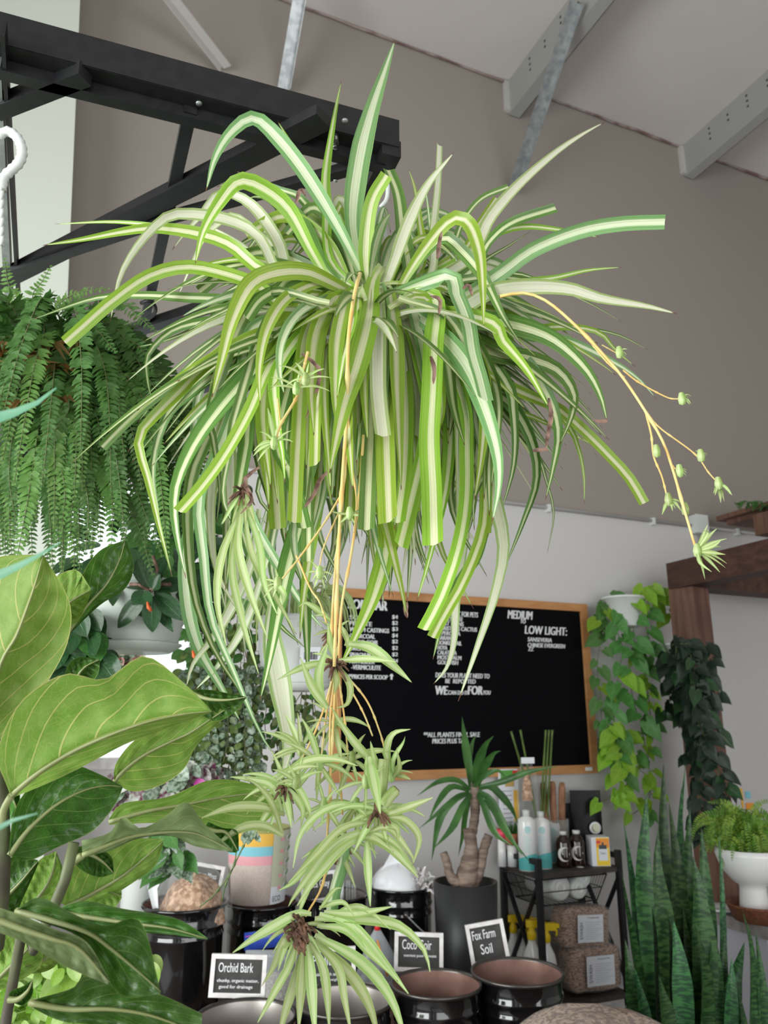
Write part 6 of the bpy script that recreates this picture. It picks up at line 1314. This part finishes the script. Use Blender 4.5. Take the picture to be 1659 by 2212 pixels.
for i in range(16):
    x1 = 650+i*14+rs.uniform(-6, 6); cx = 800+(x1-760)*.2; y1 = rs.uniform(900, 1150)
    sleaf([(cx, 665), (cx+(x1-cx)*.5, 628+rs.uniform(-10, 20)), (cx+(x1-cx)*.9, 720), (x1, 840), (x1+rs.uniform(-15, 15), y1)], rs.uniform(26, 36), rs.uniform(-.22, -.15), None, rs.random() < .3, ret=fol[rs.choice([0, 0, 1, 2, 3])], nf=.35)
for i in range(46):                                     # leaves rising behind the crown
    a = rs.uniform(-1.25, 1.25); L = rs.uniform(170, 330); sa = sin(a); ca = cos(a); bx = 800+sa*45
    sleaf([(bx, 660), (bx+sa*L*.35, 660-ca*L*.55), (bx+sa*L*.8, 660-ca*L*.78), (bx+sa*L*1.25, 660-ca*L*.62+rs.uniform(0, 60))], rs.uniform(16, 28), rs.uniform(.02, .16), None, rs.random() < .2, ret=fol[rs.choice([0, 1, 1, 2, 3])], nf=.35)
big = MB(); mats = [M[b_], M[d_], M[s_], M[p_]]
for k, f in enumerate(fol):
    big.add(f.v, [], None); off = len(big.v)-len(f.v)
    for fc, uv in zip(f.f, f.uv): big.f.append([off+q for q in fc]); big.uv.append(uv); big.mi.append(k); big.sm.append(True)
big.build('foliage', mats, sp_, kind='stuff')
# dried leaf tips and bits
mb = MB()
for pts in (((652,765),(690,800),(680,860),(660,905)), ((708,1020),(690,1040),(678,1070),(655,1100)), ((878,1300),(876,1320),(880,1335)), ((1185,860),(1190,900),(1183,940),(1178,975)), ((1150,975),(1170,973),(1185,972)), ((1312,910),(1295,912),(1280,908)), ((945,560),(950,520),(955,500)), ((1000,625),(1012,618),(1020,640)), ((930,640),(950,650),(948,680)), ((560,1010),(528,1040),(545,1080),(520,1110)), ((640,440),(650,410),(660,425)), ((930,770),(938,800),(936,830))):
    P = spline([U(x, y, YS-.15) for x, y in pts], 8); mb.ribbon(P, [.003, .005, .006, .006, .005, .005, .004, .001], V((0, -1, .2)), .7, nu=2)
mb.build('dried_tips', M['dead'], sp_, kind='stuff')

# runners and plantlets
def runner(pts, w, dz=0, Y0=YS-.16):
    P = spline([U(x, y, Y0+dz*i/(len(pts)-1)) for i, (x, y) in enumerate(pts)], 30); k = mpp(pts[0][0], pts[0][1], Y0)*w/2
    mb = MB(); mb.tube(P, [k*(1.5 if i in (9, 18, 25) else 1)*(1-.3*i/29) for i in range(30)], 7); return mb.build('runner', M['stolon'], sp_)
RN = [([(778,590),(765,640),(752,740),(750,880),(742,1000),(733,1150),(727,1300),(722,1440)],9,-.04), ([(752,860),(748,980),(735,1120),(722,1260),(716,1380),(722,1440)],7,-.02), ([(785,940),(775,1080),(758,1200),(738,1310),(730,1440)],7,-.02), ([(750,880),(760,1000),(770,1080),(765,1150)],5,-.03),
 ([(742,1060),(700,1130),(650,1200),(610,1250)],5,-.04), ([(735,1100),(700,1180),(690,1225)],4,-.02), ([(640,1200),(670,1270),(690,1300),(705,1345)],5,-.02), ([(648,830),(640,860),(605,920),(592,965)],7,-.06), ([(665,760),(655,800),(645,840)],7,0), ([(600,860),(612,980),(622,1060)],4,.05),
 ([(725,1440),(700,1530),(672,1600),(640,1660),(615,1700)],5,-.02), ([(725,1440),(714,1540),(712,1640),(716,1730)],5,-.01), ([(726,1440),(718,1600),(708,1780),(700,1900),(660,1980)],6,-.02), ([(728,1440),(745,1560),(752,1640)],5,0), ([(728,1440),(780,1530),(805,1590)],5,.01), ([(730,1440),(790,1510),(820,1580),(832,1625)],5,.02), ([(722,1440),(730,1560),(735,1680),(740,1760)],5,.01), ([(722,1440),(700,1580),(690,1700)],5,0),
 ([(1080,640),(1130,633),(1180,650),(1240,700),(1300,762),(1345,815),(1392,885),(1430,950),(1452,1010),(1475,1090),(1502,1182)],7,-.05), ([(1255,712),(1300,770),(1330,800),(1350,815)],4,-.02), ([(1346,800),(1380,826),(1440,858),(1468,862)],4,-.03), ([(1395,892),(1407,940),(1412,985),(1430,1030),(1442,1078)],5,-.02), ([(1402,900),(1430,928),(1500,980),(1530,1020),(1548,1040)],4,-.02), ([(1450,1000),(1458,1012),(1466,1016)],3,0), ([(1300,745),(1330,762),(1335,765)],3,0)]
for pts, w, dz in RN: runner(pts, w, dz)
def plantlet(px, py, L, n, a0, a1, Y, label=None, w=.16, droop=.5, name='plantlet', root=True, kind='v_baby', seed=0, leaves=None, curl=1.0):
    r_ = random.Random(seed+int(px)); B = U(px, py, Y); k = mpp(px, py, Y)
    mb = MB(); mb.lathe([(0, -.008), (.004, -.006), (.005, 0), (.003, .008), (0, .009)], B, 8); o = mb.build(name, M['brown_root'] if root else M[kind], sp_)
    if root:
        mb = MB()
        for i in range(14): d = V((r_.uniform(-1, 1), r_.uniform(-1, .3), r_.uniform(-1, .3)))*.012; mb.tube([B, B+d, B+d*1.5+V((0, 0, -.004))], [.0022, .0016, .0008], 5)
        mb.build('roots', M['brown_root'], o)
    for i in range(n):
        a = radians(a0+(a1-a0)*(i+.5)/n + r_.uniform(-9, 9)); l = L*k*r_.uniform(.65, 1.1); d = V((cos(a), r_.uniform(-.55, .45), sin(a))); P = [B]; m = 12; g = droop*r_.uniform(.5, 1.4)/m*curl*1.6
        for q in range(m): P.append(P[-1]+d*(l/m)); d = (d-UP*g*(1 if d.z > -.8 else .3)).normalized()
        ww = l*w*r_.uniform(.8, 1.15) if L > 60 else l*w*1.3
        ww = min(ww*.8, .0095); mb = MB(); nn = V((r_.uniform(-.4, .4), -.9, .4)); mb.ribbon(P, [ww*max(.06, min(1, .5+q/m*1.6)*min(1, (1-q/m)*2)**.8) for q in range(m+1)], nn, .35, 0, 4); mb.build('leaf', M[kind], o)
    for pts, wpx in (leaves or []):
        P = spline([U(x, y, Y-.03*i/(len(pts)-1)) for i, (x, y) in enumerate(pts)], 14); ww = wpx*k*.82
        mb = MB(); mb.ribbon(P, [ww*max(.05, min(1, .4+q/13*1.8)*min(1, (1-q/13)*2.2)**.8) for q in range(14)], [(-(P[q]-V((0, 0, CAMZ))).normalized()+V((.3*sin(q*.2+wpx), 0, .3))).normalized() for q in range(14)], .35, 0, 4); mb.build('leaf', M[kind], o)
    return o
YP = YS-.18
plantlet(724, 1432, 60, 3, 60, 200, YP, root=True, leaves=[([(725,1428),(790,1424),(858,1430)],20), ([(722,1430),(660,1440),(600,1468)],20), ([(722,1425),(712,1380),(708,1345)],18), ([(728,1435),(755,1480),(750,1520),(725,1530)],18), ([(708,1530),(700,1520),(672,1480),(648,1420)],24), ([(700,1520),(688,1460),(708,1390)],24), ([(720,1440),(726,1470),(722,1500)],18)])
plantlet(725, 1365, 60, 5, 40, 240, YP+.02, leaves=[([(722,1350),(690,1320),(660,1303),(645,1312)],16), ([(745,1390),(800,1400),(850,1440),(890,1475)],30), ([(735,1350),(750,1380),(748,1400)],16), ([(722,1345),(700,1330),(678,1330)],10)])
plantlet(592, 958, 55, 9, 20, 230, YS-.24, root=False, seed=3, curl=1.5, leaves=[([(592,950),(585,910),(578,880)],14)])
plantlet(600, 1262, 40, 6, 90, 300, YS-.22, root=False, seed=4, leaves=[([(600,1262),(612,1285),(610,1308)],18)])
plantlet(690, 1238, 34, 8, 0, 360, YS-.2, root=False, seed=5, curl=2)
plantlet(755, 1110, 42, 6, 180, 380, YS-.2, root=False, seed=6, curl=-1)
plantlet(660, 820, 70, 6, 10, 170, YS-.24, root=False, seed=7)
plantlet(640, 840, 80, 5, -10, 190, YS-.22, root=False, seed=17)
# middle cluster
plantlet(616, 1700, 110, 9, 60, 330, YP, seed=11, leaves=[([(612,1760),(590,1700),(545,1685),(495,1678)],22), ([(615,1760),(570,1745),(500,1745),(432,1768)],26), ([(612,1805),(570,1785),(520,1790),(462,1828)],24), ([(600,1690),(640,1700),(668,1750),(666,1768)],20), ([(600,1680),(660,1645),(720,1640),(775,1655)],22), ([(600,1685),(650,1740),(650,1790)],18), ([(605,1690),(620,1740),(630,1790)],20), ([(596,1686),(640,1660),(690,1655)],16), ([(610,1800),(590,1740),(560,1700),(530,1680)],18)])
plantlet(815, 1750, 105, 10, 150, 400, YP-.01, seed=12, leaves=[([(800,1770),(760,1740),(700,1750),(650,1800),(632,1880)],20), ([(805,1775),(740,1790),(680,1850),(620,1910)],22), ([(812,1790),(750,1810),(700,1850),(640,1930),(622,1960)],26), ([(800,1800),(740,1830),(680,1900),(640,1960)],26), ([(828,1762),(880,1745),(938,1722)],22), ([(820,1765),(870,1770),(905,1810),(892,1868)],20), ([(790,1810),(840,1830),(880,1870),(905,1898)],24), ([(790,1800),(840,1790),(890,1850),(890,1870)],16), ([(795,1635),(805,1680),(822,1760)],32), ([(792,1815),(795,1870),(800,1960)],22), ([(820,1780),(855,1790),(860,1820)],18)])
plantlet(845, 1675, 80, 6, 20, 170, YP+.02, seed=13, root=False, leaves=[([(845,1680),(835,1620),(850,1585),(888,1575)],20), ([(850,1680),(850,1640),(870,1605),(875,1590)],12), ([(840,1678),(812,1650),(800,1600)],20), ([(850,1675),(870,1678),(888,1684)],14), ([(842,1680),(780,1620),(735,1560),(715,1525)],22), ([(845,1685),(862,1660),(858,1620)],14)])
plantlet(730, 1820, 90, 9, 170, 380, YP, seed=14, leaves=[([(735,1815),(790,1800),(850,1820),(905,1890)],18), ([(730,1815),(690,1830),(640,1900),(600,1925)],20), ([(740,1815),(800,1810),(850,1840)],20), ([(735,1820),(690,1860),(650,1960),(645,1990)],20)])
plantlet(720, 1560, 95, 7, 100, 400, YP+.02, seed=15, root=False); plantlet(690, 1650, 110, 8, 80, 420, YP+.01, seed=16, root=False); plantlet(760, 1640, 100, 8, 60, 400, YP+.02, seed=18, root=False); plantlet(650, 1620, 90, 7, 60, 200, YP+.02, seed=19, root=False); plantlet(700, 1740, 70, 7, 40, 330, YP, seed=23, root=False); plantlet(640, 1690, 60, 7, 20, 200, YP-.01, seed=24, root=False); plantlet(790, 1690, 70, 7, 20, 330, YP-.01, seed=25, root=False); plantlet(770, 1740, 110, 9, 150, 390, YP+.03, seed=22, root=False)
mb = MB(); mb.tube(spline([U(x, y, YP) for x, y in ((830, 1640), (825, 1700), (815, 1760))], 10), .006, 8); mb.tube(spline([U(x, y, YP-.02) for x, y in ((828, 1740), (842, 1720), (858, 1703))], 8), [.006]*7+[.004], 8); mb.build('runner', M['v_baby'], sp_)
mb = MB(); mb.tube(spline([U(x, y, YP) for x, y in ((748, 1800), (742, 1860), (725, 1920), (716, 1975))], 14), .0062, 8); mb.build('runner', M['v_sage'], sp_)
# lowest plantlet
plantlet(650, 2000, 100, 10, 160, 385, YP-.02, seed=31, w=.12, leaves=[([(672,1975),(640,1975),(560,2020),(500,2060)],26), ([(640,2030),(628,2080),(590,2150),(555,2212)],22), ([(660,2040),(640,2110),(612,2200),(600,2260)],24), ([(655,2040),(650,2120),(645,2230)],26), ([(665,2040),(672,2110),(682,2250)],28), ([(670,2035),(700,2100),(712,2230)],24), ([(675,2030),(730,2090),(745,2160),(760,2240)],22), ([(680,2030),(760,2110),(800,2180),(820,2260)],30), ([(680,2020),(780,2080),(845,2160),(880,2260)],32), ([(690,1975),(760,2000),(830,2080),(885,2150)],28), ([(680,1985),(770,1985),(860,2000),(915,2050),(930,2105)],28), ([(685,2000),(750,2010),(800,2060),(860,2120)],24), ([(700,1970),(770,1975),(850,1958)],22), ([(690,1965),(720,1925),(740,1918)],12), ([(655,1985),(620,2020),(590,2090),(565,2130)],20), ([(690,1960),(740,1950),(765,1978)],14), ([(640,2000),(615,2050),(600,2100)],16), ([(700,1990),(760,1960),(800,1970),(845,2010)],16)], droop=.8)
mb = MB()
for i in range(46): b = U(646+random.uniform(-14, 18), 2010+random.uniform(-22, 26), YP-.03); d = V((random.uniform(-1, 1), -.6, random.uniform(-1, 1)))*.008; mb.tube([b, b+d, b+d+V((.002, 0, -.004))], [.002, .0018, .0008], 5)
mb.build('roots', M['brown_root'], sp_)
# little ones on the right hand runner
for px, py, L, n, a0, a1, sd in ((1473, 862, 24, 5, -10, 100, 1), (1444, 1080, 34, 6, 200, 390, 2), (1552, 1045, 40, 6, 200, 370, 3), (1468, 1018, 20, 4, -60, 60, 4), (1514, 985, 18, 3, 30, 120, 5), (1338, 762, 20, 4, -20, 90, 6), (1418, 975, 14, 3, 60, 120, 7), (1480, 1100, 10, 2, -30, 60, 8)):
    plantlet(px, py, L, n, a0, a1, YS-.2, root=False, seed=40+sd, w=.2, droop=.9, curl=1.6)
plantlet(1506, 1190, 66, 9, -70, 80, YS-.21, root=False, seed=60, w=.17, leaves=[([(1506,1190),(1512,1215),(1538,1236)],9), ([(1508,1185),(1530,1150),(1518,1148)],9), ([(1510,1190),(1540,1180),(1560,1165)],11), ([(1510,1192),(1540,1195),(1568,1198)],11)], droop=.3)
# upright dark plantlet hanging at the left inside the curtain
plantlet(525, 1060, 90, 8, 230, 310, YS-.14, seed=71, kind='v_baby', leaves=[([(522,1090),(515,1180),(540,1280),(580,1385)],22), ([(530,1090),(560,1180),(570,1260),(600,1330)],20), ([(520,1100),(480,1200),(470,1300),(490,1400)],22), ([(528,1100),(545,1200),(600,1300),(640,1370)],18), ([(518,1110),(500,1220),(520,1330),(560,1460)],20)])
